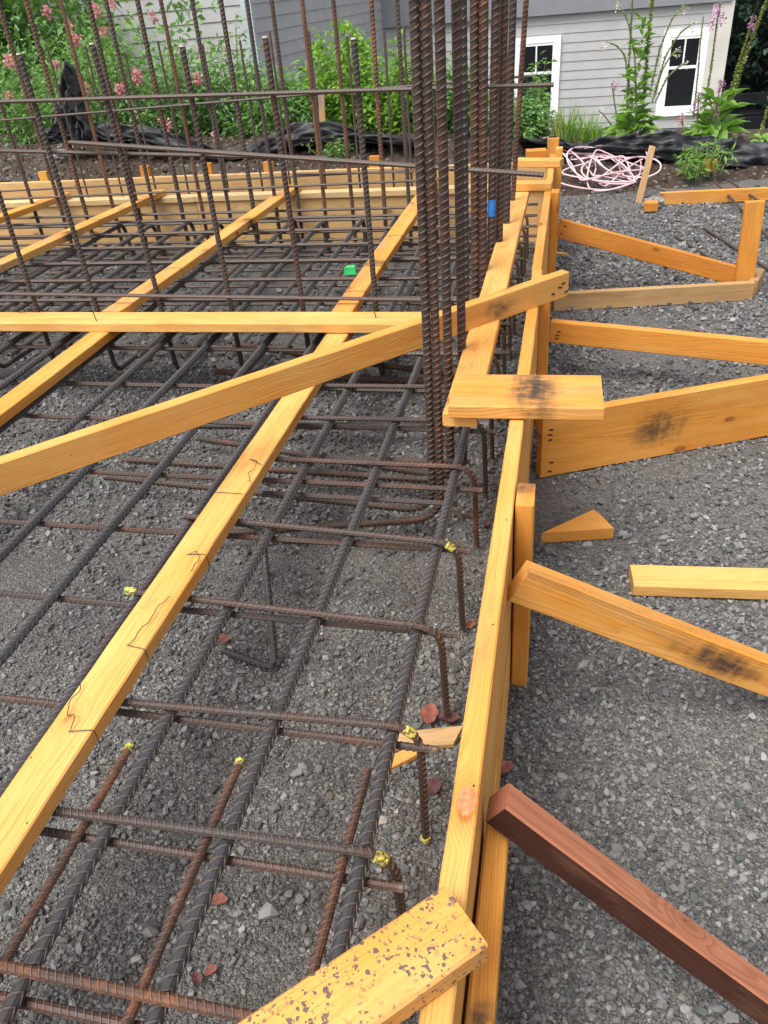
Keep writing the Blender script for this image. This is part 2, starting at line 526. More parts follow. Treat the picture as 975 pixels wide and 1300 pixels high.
def board(name, p0, p1, w, t, up=(0, 0, 1), label=None, cat='board', group=None, parent=None, mat=None, tone=0.35, grey=0.0,
          stain=None, dots=0.0, cut0=0.0, cut1=0.0, knot=None):
    L = (Vector(p1) - Vector(p0)).length
    me = plank_mesh(L, w, t, cut0, cut1, random.randint(0, 10 ** 6))
    fix_normals(me)
    o = link(name, me, mat or M_WOOD, parent, frame(p0, p1, Vector(up)))
    o['tone'] = float(tone + (random.uniform(-0.2, 0.2) if mat is None else 0))
    o['thick'] = float(t)
    o['grey'] = float(grey)
    o['dots'] = float(dots)
    o['knot'] = 1.0 if knot else 0.0
    o['knot_pos'] = [float(a) for a in (knot[0] if knot else (99, 99, 99))]
    o['knot_size'] = [float(a) for a in (knot[1] if knot else (0.01, 0.01, 0.01))]
    o['stain'] = float(stain[2]) if stain else 0.0
    o['stain_pos'] = [float(a) for a in (stain[0] if stain else (99, 99, 99))]
    o['stain_size'] = [float(a) for a in (stain[1] if stain else (0.01, 0.01, 0.01))]
    if parent is None:
        tag(o, label, cat, group)
    elif label:
        o['label'] = label
    return o


def box_mesh(sx, sy, sz, bevel=0.0):
    import bmesh
    bm = bmesh.new()
    bmesh.ops.create_cube(bm, size=1.0)
    bmesh.ops.scale(bm, vec=(sx, sy, sz), verts=bm.verts)
    if bevel:
        bmesh.ops.bevel(bm, geom=bm.edges[:], offset=bevel, segments=1, affect='EDGES')
    me = bpy.data.meshes.new("box")
    bm.to_mesh(me)
    bm.free()
    return me


def box(name, lo, hi, mat, parent=None, bevel=0.0):
    lo, hi = Vector(lo), Vector(hi)
    o = link(name, box_mesh(*(hi - lo), bevel), mat, parent, Matrix.Translation((lo + hi) / 2))
    return o


def fillet(pts, r, n=7):
    pts = [Vector(p) for p in pts]
    out = [pts[0]]
    for i in range(1, len(pts) - 1):
        a, b, c = pts[i - 1], pts[i], pts[i + 1]
        d1, d2 = (a - b).normalized(), (c - b).normalized()
        k = min(r, (a - b).length * 0.48, (c - b).length * 0.48)
        p1, p2 = b + d1 * k, b + d2 * k
        for j in range(n + 1):
            t = j / n
            out.append(p1 * (1 - t) ** 2 + b * 2 * t * (1 - t) + p2 * t * t)
    out.append(pts[-1])
    return out


def sweep(path, rad, seg=8, rings=None, cap=True, skew=None):
    """tube along a polyline; rings = (s array, radius array)"""
    P = np.array([tuple(p) for p in path], float)
    ds = np.linalg.norm(np.diff(P, axis=0), axis=1)
    keep = np.concatenate([[True], ds > 1e-7])
    P = P[keep]
    ds = np.linalg.norm(np.diff(P, axis=0), axis=1)
    cum = np.concatenate([[0], np.cumsum(ds)])
    T = np.gradient(P, cum, axis=0) if len(P) > 2 else np.repeat((P[1:] - P[:1]), 2, axis=0)
    T /= np.linalg.norm(T, axis=1)[:, None]
    n0 = np.cross(T[0], (0, 0, 1.0))
    if np.linalg.norm(n0) < 0.2:
        n0 = np.cross(T[0], (0, 1.0, 0))
    n0 /= np.linalg.norm(n0)
    N = [n0]
    for i in range(1, len(P)):
        n = N[-1] - T[i] * np.dot(N[-1], T[i])
        N.append(n / np.linalg.norm(n))
    N = np.array(N)
    B = np.cross(T, N)
    if rings is None:
        s, h = cum, np.full(len(cum), rad)
        h = h[:, None]
    else:
        s, h = rings
        if h.ndim == 1:
            h = h[:, None]
    ang = np.arange(seg) / seg * 2 * np.pi
    sv = s[:, None] + (skew(ang)[None, :] if skew else 0 * ang[None, :])
    sv = np.clip(sv, 0, cum[-1])
    it = lambda A: np.stack([np.interp(sv, cum, A[:, k]) for k in range(3)], -1)
    ctr, nn, bb = it(P), it(N), it(B)
    rr = np.broadcast_to(h, sv.shape)
    V = ctr + rr[..., None] * (np.cos(ang)[None, :, None] * nn + np.sin(ang)[None, :, None] * bb)
    m = len(s)
    V = V.reshape(-1, 3)
    i = np.arange(m - 1)[:, None] * seg
    j = np.arange(seg)[None, :]
    k = (j + 1) % seg
    F = np.stack([i + j, i + k, i + seg + k, i + seg + j], -1).reshape(-1, 4)
    return V, F, m


def rebar_mesh(path, d, seg=10, quick=False):
    P = [Vector(p) for p in path]
    L = sum((P[i + 1] - P[i]).length for i in range(len(P) - 1))
    pitch = 0.8 * d
    n = max(2, int(L / pitch))
    prof = [(0.2, 0.0), (0.5, 1.0), (0.8, 0.0)] if quick else [(0.34, 0.0), (0.44, 1.0), (0.56, 1.0), (0.66, 0.0)]
    s = np.array([0.0] + [(k + a) * pitch for k in range(n) for (a, b) in prof] + [L])
    h = np.array([0.0] + [b for k in range(n) for (a, b) in prof] + [0.0])
    s = np.minimum(s, L)
    ang = np.arange(seg)
    lon = np.zeros(seg)
    lon[0] = lon[seg // 2] = 0.95
    r = 0.447 * d + 0.085 * d * np.maximum(h[:, None], lon[None, :])
    sk = lambda a: 0.95 * pitch * ((a / np.pi + 0.001) % 1.0)
    V, F, m = sweep(P, d / 2, seg, (s, r), skew=sk)
    me = big_mesh("rebar", V, F, smooth=False)
    # end caps
    import bmesh
    bm = bmesh.new()
    bm.from_mesh(me)
    bm.verts.ensure_lookup_table()
    bm.faces.new([bm.verts[j] for j in range(seg - 1, -1, -1)])
    bm.faces.new([bm.verts[(m - 1) * seg + j] for j in range(seg)])
    bm.normal_update()
    bm.to_mesh(me)
    bm.free()
    return me


def rebar(name, path, d, label, group, rust=0.35, seg=10, bend=None, quick=False, cat='rebar', me=None, M4=None):
    if me is None:
        o0 = Vector(path[0])
        pts = [Vector(p) - o0 for p in path]
        if bend:
            pts = fillet(pts, bend)
        me = rebar_mesh(pts, d, seg, quick)
        M4 = Matrix.Translation(o0)
    o = link(name, me, M_REBAR, None, M4)
    o['rust'] = float(rust)
    return tag(o, label, cat, group)


def tube(name, path, r, mat, parent=None, seg=6, label=None, cat=None, group=None):
    o0 = Vector(path[0]) if parent is None else Vector((0, 0, 0))
    V, F, m = sweep([Vector(p) - o0 for p in path], r, seg)
    me = big_mesh(name, V, F, True)
    o = link(name, me, mat, parent, Matrix.Translation(o0))
    if label:
        tag(o, label, cat, group)
    return o


def paint_mark(bar, pts, r):
    """ragged sleeve of sprayed paint; pts in world space"""
    o0 = Vector(bar.matrix_basis.translation)
    n = 9
    P = [Vector(p) - o0 for p in pts]
    cum = [0]
    for i in range(1, len(P)):
        cum.append(cum[-1] + (P[i] - P[i - 1]).length)
    s = np.linspace(0, cum[-1], n)
    h = r * (1 + rng.uniform(0.0, 0.16, (n, 10)))
    h[0] = h[-1] = r * 0.86
    jit = rng.uniform(-1, 1, 10) * cum[-1] * 0.12
    V, F, m = sweep(P, r, 10, (s, h), skew=lambda a: jit)
    F = [tuple(map(int, q)) for q in F] + [tuple(range(9, -1, -1)), tuple((m - 1) * 10 + j for j in range(10))]
    me = new_mesh("paint_mark", V, F)
    return link("paint_mark", me, M_YELLOW, bar)


# ================================================================== SETTING
def vnoise(x, y, s, seed=0):
    """cheap smooth value noise on arrays"""
    x, y = np.asarray(x) * s, np.asarray(y) * s
    xi, yi = np.floor(x).astype(int), np.floor(y).astype(int)
    fx, fy = x - xi, y - yi
    fx, fy = fx * fx * (3 - 2 * fx), fy * fy * (3 - 2 * fy)

    def hsh(a, b):
        n = (a * 374761393 + b * 668265263 + seed * 1442695041) & 0x7fffffff
        n = ((n ^ (n >> 13)) * 1274126177) & 0x7fffffff
        return ((n ^ (n >> 16)) & 0xffff) / 65535.0
    a, b, c, d = hsh(xi, yi), hsh(xi + 1, yi), hsh(xi, yi + 1), hsh(xi + 1, yi + 1)
    return (a * (1 - fx) + b * fx) * (1 - fy) + (c * (1 - fx) + d * fx) * fy


def grid_mesh(name, xs, ys, zf, mat, smooth=True):
    X, Y = np.meshgrid(xs, ys)
    Z = zf(X, Y)
    V = np.stack([X, Y, Z], -1).reshape(-1, 3)
    nx, ny = len(xs), len(ys)
    i = (np.arange(ny - 1)[:, None] * nx + np.arange(nx - 1)[None, :]).ravel()
    F = np.stack([i, i + 1, i + nx + 1, i + nx], -1)
    return link(name, big_mesh(name, V, F, smooth), mat)


def gravel_z(X, Y):
    return -0.012 + 0.008 * vnoise(X, Y, 3.0, 1) + 0.006 * vnoise(X, Y, 11.0, 2)


g = grid_mesh("gravel_ground", np.linspace(-9, 7, 200), np.linspace(-3, 7.0, 150), gravel_z, M_GRAVEL)
tag(g, "grey crushed gravel pad under the rebar and braces", None, None, 'structure')


def bank_z(X, Y):
    """soil bank: toe nearer on the left behind the back form, farther on the right; falls away to the house"""
    toe = np.interp(X, [-6, -0.9, -0.2, 0.5, 3], [5.6, 5.6, 6.15, 6.3, 6.75])
    crest = np.interp(X, [-6, -3, -1.5, -0.3, 0.6, 3], [0.42, 0.41, 0.39, 0.2, 0.15, 0.12])
    u = np.clip((Y - toe) / 0.95, 0, 1)
    z = -0.05 + (crest + 0.05) * (u * u * (3 - 2 * u))
    fall = np.clip((Y - 8.2) / 3.0, 0, 1)
    z = z * (1 - fall) - 1.5 * fall * fall * (3 - 2 * fall) - 0.0
    rough = u * (0.09 * (vnoise(X, Y, 2.4, 3) - 0.5) + 0.06 * (vnoise(X, Y, 7.0, 4) - 0.5) + 0.035 * (vnoise(X, Y, 19.0, 5) - 0.5))
    return z + rough


b = grid_mesh("soil_bank", np.linspace(-8, 5, 300), np.concatenate([np.linspace(5.5, 8.2, 130), np.linspace(8.3, 12, 24)]), bank_z, M_DIRT)
tag(b, "dark soil bank behind the formwork", None, None, 'structure')
gm = plain("garden_soil", (0.06, 0.07, 0.035), 0.95, 0.4, 1.5, bump=0.4)
g2 = grid_mesh("ground", np.linspace(-400, 400, 40), np.linspace(-300, 500, 40), lambda X, Y: np.full(X.shape, -1.52), gm)
tag(g2, "garden ground beyond the bank", None, None, 'structure')


def stones(name, regions, label):
    """loose crushed stones: irregular flattened hexahedra resting on the ground, one stuff object"""
    g_ = (1 + 5 ** 0.5) / 2
    ico = np.array([(-1, g_, 0), (1, g_, 0), (-1, -g_, 0), (1, -g_, 0), (0, -1, g_), (0, 1, g_), (0, -1, -g_), (0, 1, -g_), (g_, 0, -1), (g_, 0, 1), (-g_, 0, -1), (-g_, 0, 1)], float) / 1.9
    icf = np.array([(0, 11, 5), (0, 5, 1), (0, 1, 7), (0, 7, 10), (0, 10, 11), (1, 5, 9), (5, 11, 4), (11, 10, 2), (10, 7, 6), (7, 1, 8),
                    (3, 9, 4), (3, 4, 2), (3, 2, 6), (3, 6, 8), (3, 8, 9), (4, 9, 5), (2, 4, 11), (6, 2, 10), (8, 6, 7), (9, 8, 1)])
    cub = np.array([(x, y, z) for z in (-1, 1) for y in (-1, 1) for x in (-1, 1)], float) * 0.64
    cuf = np.array([(0, 2, 3), (0, 3, 1), (4, 5, 7), (4, 7, 6), (0, 1, 5), (0, 5, 4), (2, 6, 7), (2, 7, 3), (0, 4, 6), (0, 6, 2), (1, 3, 7), (1, 7, 5)])
    VV, FF, off = [], [], 0
    for (x0, x1, y0, y1, n, med, sig, zf) in regions:
        x, y = rng.uniform(x0, x1, n * 2), rng.uniform(y0, y1, n * 2)
        keep = np.argsort(-(vnoise(x, y, 2.3, 21) * 1.0 + vnoise(x, y, 7.0, 22) * 0.5 + rng.uniform(0, 1, n * 2)))[:n]
        x, y = x[keep], y[keep]
        sz = np.clip(med * np.exp(rng.normal(0, sig, n)), med * 0.4, med * 3.0) / 2
        ax = np.stack([sz * rng.uniform(0.8, 1.35, n), sz * rng.uniform(0.6, 1.0, n), sz * rng.uniform(0.5, 0.9, n)], -1)
        shp, shf = (ico, icf) if y0 < 1.0 else (cub, cuf)
        nv = len(shp)
        v = shp[None] * rng.uniform(0.72, 1.22, (n, nv, 1)) + rng.uniform(-0.17, 0.17, (n, nv, 3))
        v *= ax[:, None, :]
        a, b_, c_ = rng.uniform(0, 6.28, n), rng.normal(0, 0.35, n), rng.normal(0, 0.35, n)
        ca, sa = np.cos(a)[:, None], np.sin(a)[:, None]
        cb, sb = np.cos(b_)[:, None], np.sin(b_)[:, None]
        cc, sc = np.cos(c_)[:, None], np.sin(c_)[:, None]
        X, Y, Z = v[..., 0], v[..., 1], v[..., 2]
        Y, Z = Y * cb - Z * sb, Y * sb + Z * cb
        X, Z = X * cc + Z * sc, -X * sc + Z * cc
        X, Y = X * ca - Y * sa, X * sa + Y * ca
        zz = zf(x, y) + ax[:, 2] * rng.uniform(0.3, 1.0, n)
        v = np.stack([X + x[:, None], Y + y[:, None], Z + zz[:, None]], -1)
        VV.append(v.reshape(-1, 3))
        FF.append((shf[None] + (np.arange(n) * nv)[:, None, None] + off).reshape(-1, 3))
        off += n * nv
    me = big_mesh(name, np.concatenate(VV), np.concatenate(FF), False)
    return tag(link(name, me, M_STONE), label, None, None, 'stuff')


stones("gravel", [
    (-1.5, 1.05, 0.25, 1.7, 40000, 0.0078, 0.42, gravel_z),
    (-1.5, 1.05, 0.25, 1.7, 1500, 0.0155, 0.28, gravel_z),
    (-2.7, 1.5, 1.7, 3.2, 32000, 0.0112, 0.4, gravel_z),
    (-0.1, 2.4, 3.2, 6.6, 21000, 0.0155, 0.38, gravel_z),
    (-3.8, -0.1, 3.2, 5.2, 7000, 0.016, 0.4, gravel_z),
], "loose grey crushed stone covering the ground")
stones("soil_clods", [(-5.2, 2.6, 5.7, 7.6, 6000, 0.016, 0.6, bank_z)], "small stones and clods strewn over the soil bank")
bpy.data.objects["soil_clods"].data.materials.clear()
clod = plain("clod", (0.06, 0.045, 0.034), 0.95, 0.4, 30, island=True, bump=0.4)
bpy.data.objects["soil_clods"].data.materials.append(clod)

# ================================================================== FORMWORK
Z_TOP = 0.53
form = thing("form_wall", "long orange plank form wall running away from the camera right of the rebar", "form wall", (-0.088, 0.2, 0))


def kid(name, p0, p1, w, t, up, parent, **k):
    l = Vector(parent.location)
    return board(name, Vector(p0) - l, Vector(p1) - l, w, t, up, parent=parent, **k)


rows = [(0.4385, 0.183), (0.255, 0.182), (0.075, 0.176)]
for (zc, hh) in rows:
    kn_y = at(584, 1016, 0.53).y - 1.295
    kid("plank", (-0.088, -0.35, zc), (-0.088, 2.94, zc), hh, 0.036, (1, 0, 0), form, tone=0.1, knot=((kn_y, 0.0915, 0.002), (0.022, 0.03, 0.013)) if zc > 0.4 else None)
    kid("plank", (-0.090, 2.944, zc), (-0.090, 5.2, zc), hh, 0.036, (1, 0, 0), form, tone=0.3)
board("ledger_board", (-0.049, -0.3, 0.357), (-0.049, 0.72, 0.357), 0.088, 0.034, (1, 0, 0),
      "orange two by four ledger nailed along outer face of near form wall", "board", tone=0.5, stain=((0.215, 0.044, 0.004), (0.022, 0.02, 0.014), 1.0))


def post(x0, y0, y1, top, label, tone, w=0.038, stain=None, x1=None):
    xc = x0 + w / 2
    return board("form_post", (xc, (y0 + y1) / 2, -0.03), (xc, (y0 + y1) / 2, top), y1 - y0, w, (1, 0, 0), label, "post",
                 "posts outside the form wall", tone=tone, stain=stain)


post(-0.067, 1.35, 1.439, 0.535, "orange post against the form wall holding the nearest tall brace, smudged grey top", 0.65, stain=((0.28, -0.03, 0.0), (0.03, 0.03, 0.03), 0.8))
post(-0.069, 2.68, 2.77, 0.565, "post behind the diagonal board's upper end at mid form wall", 0.6)
post(-0.069, 4.10, 4.19, 0.545, "orange post with dark flat top near far end of form wall", 0.7)
post(-0.069, 4.93, 5.02, 0.60, "tallest pale post at the far corner of form wall", 0.25)
board("form_post", (-0.09, 5.245, -0.02), (-0.09, 5.245, 0.61), 0.07, 0.038, (0, 1, 0), "short wide post at the far corner beside the tallest one", "post", "posts outside the form wall", tone=0.2)

board("guide_board", (-0.235, 1.765, 0.511), (-0.228, 4.32, 0.511), 0.089, 0.036, (0, 0, 1),
      "flat yellow board hung between rebar column and form wall", "board", tone=0.12)
board("short_plank", (-0.262, 1.828, 0.5495), (0.118, 1.836, 0.5495), 0.19, 0.036, (0, 0, 1),
      "short wide plank with black smear lying across the form wall", "board", tone=0.18, stain=((0.02, 0.0, 0.018), (0.06, 0.11, 0.06), 1.0), grey=0.25)
board("end_block", (-0.265, 4.27, 0.55), (-0.07, 4.25, 0.55), 0.075, 0.038, (0, 0, 1),
      "short crosspiece holding far end of the flat guide board", "wood block", tone=0.15)
board("end_block", (-0.29, 4.86, 0.552), (-0.03, 4.80, 0.552), 0.085, 0.038, (0, 0, 1),
      "crosspiece nailed at far corner behind the other one", "wood block", tone=0.25)
board("end_block", (-0.245, 5.12, 0.545), (-0.13, 5.14, 0.545), 0.08, 0.05, (0, 0, 1),
      "small orange block on the far corner of the form", "wood block", tone=0.6)

# back form
back = thing("form_wall", "low back form wall of pale planks in front of the soil bank", "form wall", (-2.4, 5.27, 0))
for (x0, x1) in ((-5.2, -2.52), (-2.516, -0.12)):
    kid("plank", (x0, 5.27, 0.14), (x1, 5.27, 0.14), 0.33, 0.036, (0, 1, 0), back, tone=0.3, mat=M_PALEWOOD, grey=0.2)
    kid("cap_board", (x0, 5.28, 0.326), (x1, 5.28, 0.326), 0.089, 0.038, (0, 0, 1), back, tone=-0.1, mat=M_PALEWOOD, grey=0.3)
    kid("plank", (x0, 5.52, 0.31), (x1, 5.52, 0.31), 0.24, 0.036, (0, 1, 0), back, tone=0.3, mat=M_PALEWOOD, grey=0.2)
for i, (px, zt) in enumerate(((189, 0.5), (345, 0.49), (478, 0.5), (268, 0.5), (60, 0.49))):
    x = on_y(px, 236, 5.56).x
    board("form_stake", (x, 5.56, 0.0), (x, 5.56, zt), 0.07, 0.036, (0, 1, 0),
          ["stake tip behind the back form, second from the left", "stake tip in the middle of back form", "stake tip behind back form nearest the rebar column",
           "stake tip left of middle behind back form", "stake tip behind back form at far left"][i], "stake", "stakes behind the back form", tone=0.55)

# ---- lumber laid over the mat
def flat(name, p0, p1, label, w=0.089, t=0.038, **k):
    return board(name, p0, p1, w, t, (0, 0, 1), label, "lumber", "two by fours laid over the rebar mat", **k)


flat("lumber", (-0.862, 0.15, 0.3205), (-0.845, 2.90, 0.3205), "long near two by four tied down with wire over the mat", tone=0.12)
flat("lumber", (-0.862, 2.916, 0.3585), (-0.855, 5.30, 0.364), "far two by four with charred notches running up to the back form left of column", tone=0.5, grey=0.45, stain=((-0.55, 0.0, 0.019), (0.05, 0.05, 0.04), 1.0))
flat("lumber", (-1.905, 1.2, 0.3205), (-1.885, 2.90, 0.3205), "left two by four leaving the frame under the cross boards", tone=0.22)
flat("lumber", (-1.90, 2.916, 0.3585), (-1.80, 5.31, 0.366), "middle two by four beyond the cross boards reaching the back form", tone=0.4, grey=0.35, stain=((0.3, -0.03, 0.0), (0.05, 0.05, 0.04), 1.0))
flat("lumber", (-3.02, 2.916, 0.3585), (-2.80, 5.31, 0.366), "leftmost far two by four crossing the mat to the back form", tone=0.45, grey=0.5, stain=((0.1, -0.03, 0.0), (0.08, 0.05, 0.04), 1.0))
flat("lumber", (-4.0, 2.916, 0.3585), (-3.55, 5.31, 0.366), "two by four end at the left picture edge by the back form", tone=0.4)
flat("cross_board", (-4.2, 2.838, 0.3595), (-0.48, 2.842, 0.3595), "wide cross board spanning left to right at mid picture", w=0.135, tone=0.18)
flat("cross_board", (-4.2, 2.955, 0.320), (-0.5, 2.959, 0.320), "narrow pale cross board just behind the wide one", w=0.086, tone=-0.1)
dr, dl = Vector((0.027, 2.64, 0.53)), Vector((-1.296, 1.319, 0.5))
dd = (dr - dl).normalized()
nrm = Vector((0, 0, 1)).cross(dd).normalized()
upv = dd.cross(nrm)
o_ = nrm * 0.019 + Vector((0, 0, 0.043))
board("diagonal_board", dl - dd * 0.25 + o_, dr + o_, 0.084, 0.038, nrm, "long diagonal board on edge crossing from left to the form wall", "board",
      tone=0.3, stain=((0.76, 0.0, -0.018), (0.05, 0.03, 0.05), 0.9))
board("splattered_plank", (-0.785, -0.215, 0.5495), (-0.066, 0.462, 0.5495), 0.083, 0.036, (0, 0, 1),
      "nearest plank with black specks and square cut end resting on form wall", "board", tone=0.12, dots=1.0, grey=0.15)

# ---- braces and boards on the right
def brace(name, p0, p1, w, t, up, label, **k):
    return board(name, p0, p1, w, t, up, label, "brace", "braces propping the form wall", **k)


brown_brace = brace("brace", (-0.048, 0.69, 0.46), (0.56, 0.60, -0.01), 0.049, 0.048, (0.5, 0.1, 0.86), "reddish brown stained brace at lower right", mat=M_BROWN, tone=0.35)
brown_brace.data.materials.append(M_BROWN_SHADE)
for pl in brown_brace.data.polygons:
    if pl.normal.z < 0.6 and abs(pl.normal.x) < 0.5:  # all but top and ends: shade painted in by the darker wood copy
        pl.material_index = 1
brace("brace", (-0.052, 1.215, 0.445), (0.66, 1.37, 0.03), 0.086, 0.038, (0.1, -0.97, 0.1), "near orange brace with nail holes and black smear slanting down right", tone=0.38,
      stain=((0.08, 0.0, 0.019), (0.10, 0.03, 0.03), 1.0))
brace("brace", (-0.040, 2.33, 0.118), (1.15, 2.87, 0.118), 0.236, 0.038, (-0.41, 0.91, 0), "wide plank brace on edge with dark blotch and knots", tone=0.5,
      stain=((-0.22, 0.0, -0.02), (0.09, 0.06, 0.06), 0.85))
brace("brace", (-0.028, 3.16, 0.205), (1.2, 2.88, 0.19), 0.092, 0.038, (0.22, 0.97, 0), "level two by four brace with bark edge above the wide plank", tone=0.45)
brace("brace", (-0.028, 4.23, 0.345), (0.905, 4.24, 0.075), 0.092, 0.038, (0, 1, 0), "far orange brace sloping from post down to the stake", tone=0.55)
board("sill_board", (-0.03, 3.965, 0.043), (0.95, 4.13, 0.043), 0.092, 0.038, (-0.165, 0.98, 0), "greyish brown weathered board on edge below the far brace", "board", mat=M_GREYWOOD, tone=0.35)
board("stake", (0.925, 4.215, -0.05), (0.905, 4.225, 0.45), 0.089, 0.042, (0, 1, 0), "stout upright stake at right where the far brace ends", "stake", tone=0.55)
board("wood_block", (0.955, 4.16, 0.04), (1.02, 4.35, 0.04), 0.085, 0.045, (1, 0, 0), "block end lying behind foot of the stout stake", "wood block", tone=0.5, mat=M_GREYWOOD)


def nails(o, spots, side):
    """driven nail heads, each in a dark dent of the board's face"""
    t = o['thick'] / 2
    if "nail" not in bpy.data.meshes:
        me = box_mesh(0.016, 0.006, 0.0012)
        me.name = "nail"
        me.materials.append(M_WIRE)
    for (x, y) in spots:
        link("nail", bpy.data.meshes["nail"], None, o, Matrix.Translation((x, y, side * (t + 0.0006))) @ Matrix.Rotation(random.uniform(-0.3, 0.3), 4, 'Z'))


by_label = {o['label']: o for o in bpy.data.objects if o.name.startswith(("brace", "diagonal"))}
for lab, spots, side in (("near orange brace", [(-0.375, 0.022), (-0.365, 0.008), (-0.35, -0.008)], 1), ("wide plank brace", [(-0.62, 0.095), (-0.615, 0.06), (-0.625, -0.03), (-0.625, -0.05), (-0.622, -0.068)], -1),
                         ("level two by four brace", [(-0.6, 0.025), (-0.597, 0.01), (-0.593, -0.006)], -1), ("far orange brace", [(-0.46, 0.02), (-0.455, -0.02)], -1),
                         ("long diagonal board", [(0.99, 0.015), (1.02, 0.0), (1.05, 0.022), (1.035, -0.01)], -1)):
    nails(next(o for k_, o in by_label.items() if k_.startswith(lab)), spots, side)


# loose pieces
def wedge():
    a, b_, c_ = at(687, 690, 0), at(778, 684, 0), at(752, 660, 0)
    ctr = (a + b_ + c_) / 3
    v = []
    pts = [a, b_, b_ + (c_ - b_) * 0.75 + Vector((0.005, 0, 0)), c_]
    for z in (0.002, 0.04):
        for p in pts:
            v.append((p.x - ctr.x, p.y - ctr.y, z))
    f = [(3, 2, 1, 0), (4, 5, 6, 7), (0, 1, 5, 4), (1, 2, 6, 5), (2, 3, 7, 6), (3, 0, 4, 7)]
    o = link("wood_wedge", new_mesh("wood_wedge", v, f), M_WOOD, None, Matrix.Translation((ctr.x, ctr.y, 0)))
    o['tone'] = 0.4
    o['stain_pos'] = [99.0, 99.0, 99.0]
    return tag(o, "triangular offcut lying on the gravel beside the form post", "wood offcut")


wedge()
board("loose_board", (0.24, 1.765, 0.022), (0.80, 1.80, 0.022), 0.095, 0.038, (0, 0, 1), "loose flat board on gravel leaving the right edge", "board", tone=0.1)
board("loose_board", (0.665, 6.12, 0.04), (1.75, 6.16, 0.045), 0.085, 0.038, (0, 1, 0), "thin board on edge at the foot of the soil bank", "board", tone=0.45, grey=0.4)
board("wood_block", (0.545, 5.93, 0.035), (0.635, 5.93, 0.035), 0.07, 0.06, (0, 0, 1), "small orange block in front of a grey stone by the hose", "wood block", tone=0.6)
board("wood_block", (1.03, 6.78, 0.12), (1.12, 6.79, 0.12), 0.09, 0.045, (0, 1, 0), "orange block half hidden in the leafy weed", "wood block", tone=0.6)
board("survey_stake", (0.52, 6.16, -0.02), (0.60, 6.4, 0.34), 0.045, 0.02, (0, 1, 0.3), "leaning grey survey stake beside the tangled hose", "stake", mat=M_GREYWOOD, tone=0.4, grey=1.0)
x = on_y(408, 180, 6.6)
board("survey_stake", (x.x, 6.6, 0.2), (x.x + 0.045, 6.6, 0.80), 0.05, 0.022, (0, 1, 0), "slim upright stake with dark top among the shrubs", "stake", mat=M_GREYWOOD, tone=0.4, grey=1.0)
for px, py, L, a, nm in ((541, 938, 0.075, 15, "beige board scrap lying beside the painted hook tail"), (510, 963, 0.05, 40, "orange splinter of wood partly under the rebar"),
                         (707, 322, 0.06, -30, "pale wood chip outside the far form wall")):
    p = at(px, py, 0.008)
    d_ = Vector((math.cos(R(a)), math.sin(R(a)), 0)) * L
    board("wood_scrap", p - d_, p + d_, 0.05 if L > 0.06 else 0.03, 0.016, (0, 0, 1), nm, "wood scrap", mat=M_GREYWOOD if px == 541 else M_WOOD, tone=0.1, cut1=0.03)

# ================================================================== REBAR
ZL, ZT, ZB = 0.27, 0.292, 0.249
G_L, G_T, G_B = "thick long bars of the mat", "hooked cross bars of the mat", "straight lower cross bars of the mat"
xs_long = [-0.268, -0.503, -0.722, -0.960, -1.178, -1.424, -1.642, -1.890, -2.12, -2.36, -2.60, -2.84]
names_l = ["thick ribbed bar nearest the form wall passing under the painted hooks", "thick ribbed bar second from the form wall",
           "thick grey ribbed bar third from the form wall, right of the tied lumber", "thick bar hugging left side of the wire tied lumber",
           "thick bar first to the left of the wire tied lumber", "thick bar second to the left of the wire tied lumber", "thick bar third to the left of tied lumber",
           "thick bar fourth to the left of tied lumber", "thick bar fifth to the left of tied lumber", "thick bar sixth to the left of tied lumber",
           "thick bar seventh to the left of tied lumber", "thick bar eighth to the left of tied lumber"]
for i, x in enumerate(xs_long):
    y0 = 0.12 if i < 4 else 0.9 + 0.12 * (i - 4)
    y1 = 4.78 + 0.12 * random.random()
    dx = random.uniform(-0.006, 0.006)
    xe = x - dx - (0.045 if i > 0 else 0.0)
    if i == 0:
        path = [(x, y0, ZL), (x, 3.1, ZL)]
        bend = None
    else:
        path = [(x + dx, y0, ZL), (x - dx, 3.0, ZL), (xe, y1, ZL), (xe, y1 + 0.02, 0.05)]
        bend = 0.07
    rebar("long_rebar", path, 0.026, names_l[i], G_L, rust=random.uniform(-0.05, 0.22), seg=12 if i < 6 else 8, bend=bend, quick=i > 5)
rebar("long_rebar", [(-0.268, 3.14, ZL), (-0.275, 4.9, ZL), (-0.275, 4.92, 0.05)], 0.026, "far continuation of the thick bar nearest the form wall", G_L, bend=0.07, seg=8, quick=True)
# thin starter bars with sprayed tips
for x, yt, lab in ((-0.298, 0.862, "thin rusty bar with cut tip beside the thick bar nearest form wall"), (-0.541, 0.842, "thin bar with yellow tip beside the second thick bar"),
                   (-0.771, 0.842, "thin bar with yellow tip beside the tied lumber")):
    o = rebar("starter_rebar", [(x, yt, ZL - 0.004), (x - 0.004, 0.10, ZL - 0.004)], 0.0165, lab, "thin starter bars at the near edge", rust=0.75, seg=10)
    if x != -0.298:
        paint_mark(o, [(x, yt + 0.002, ZL - 0.004), (x, yt - 0.013, ZL - 0.004)], 0.0092)

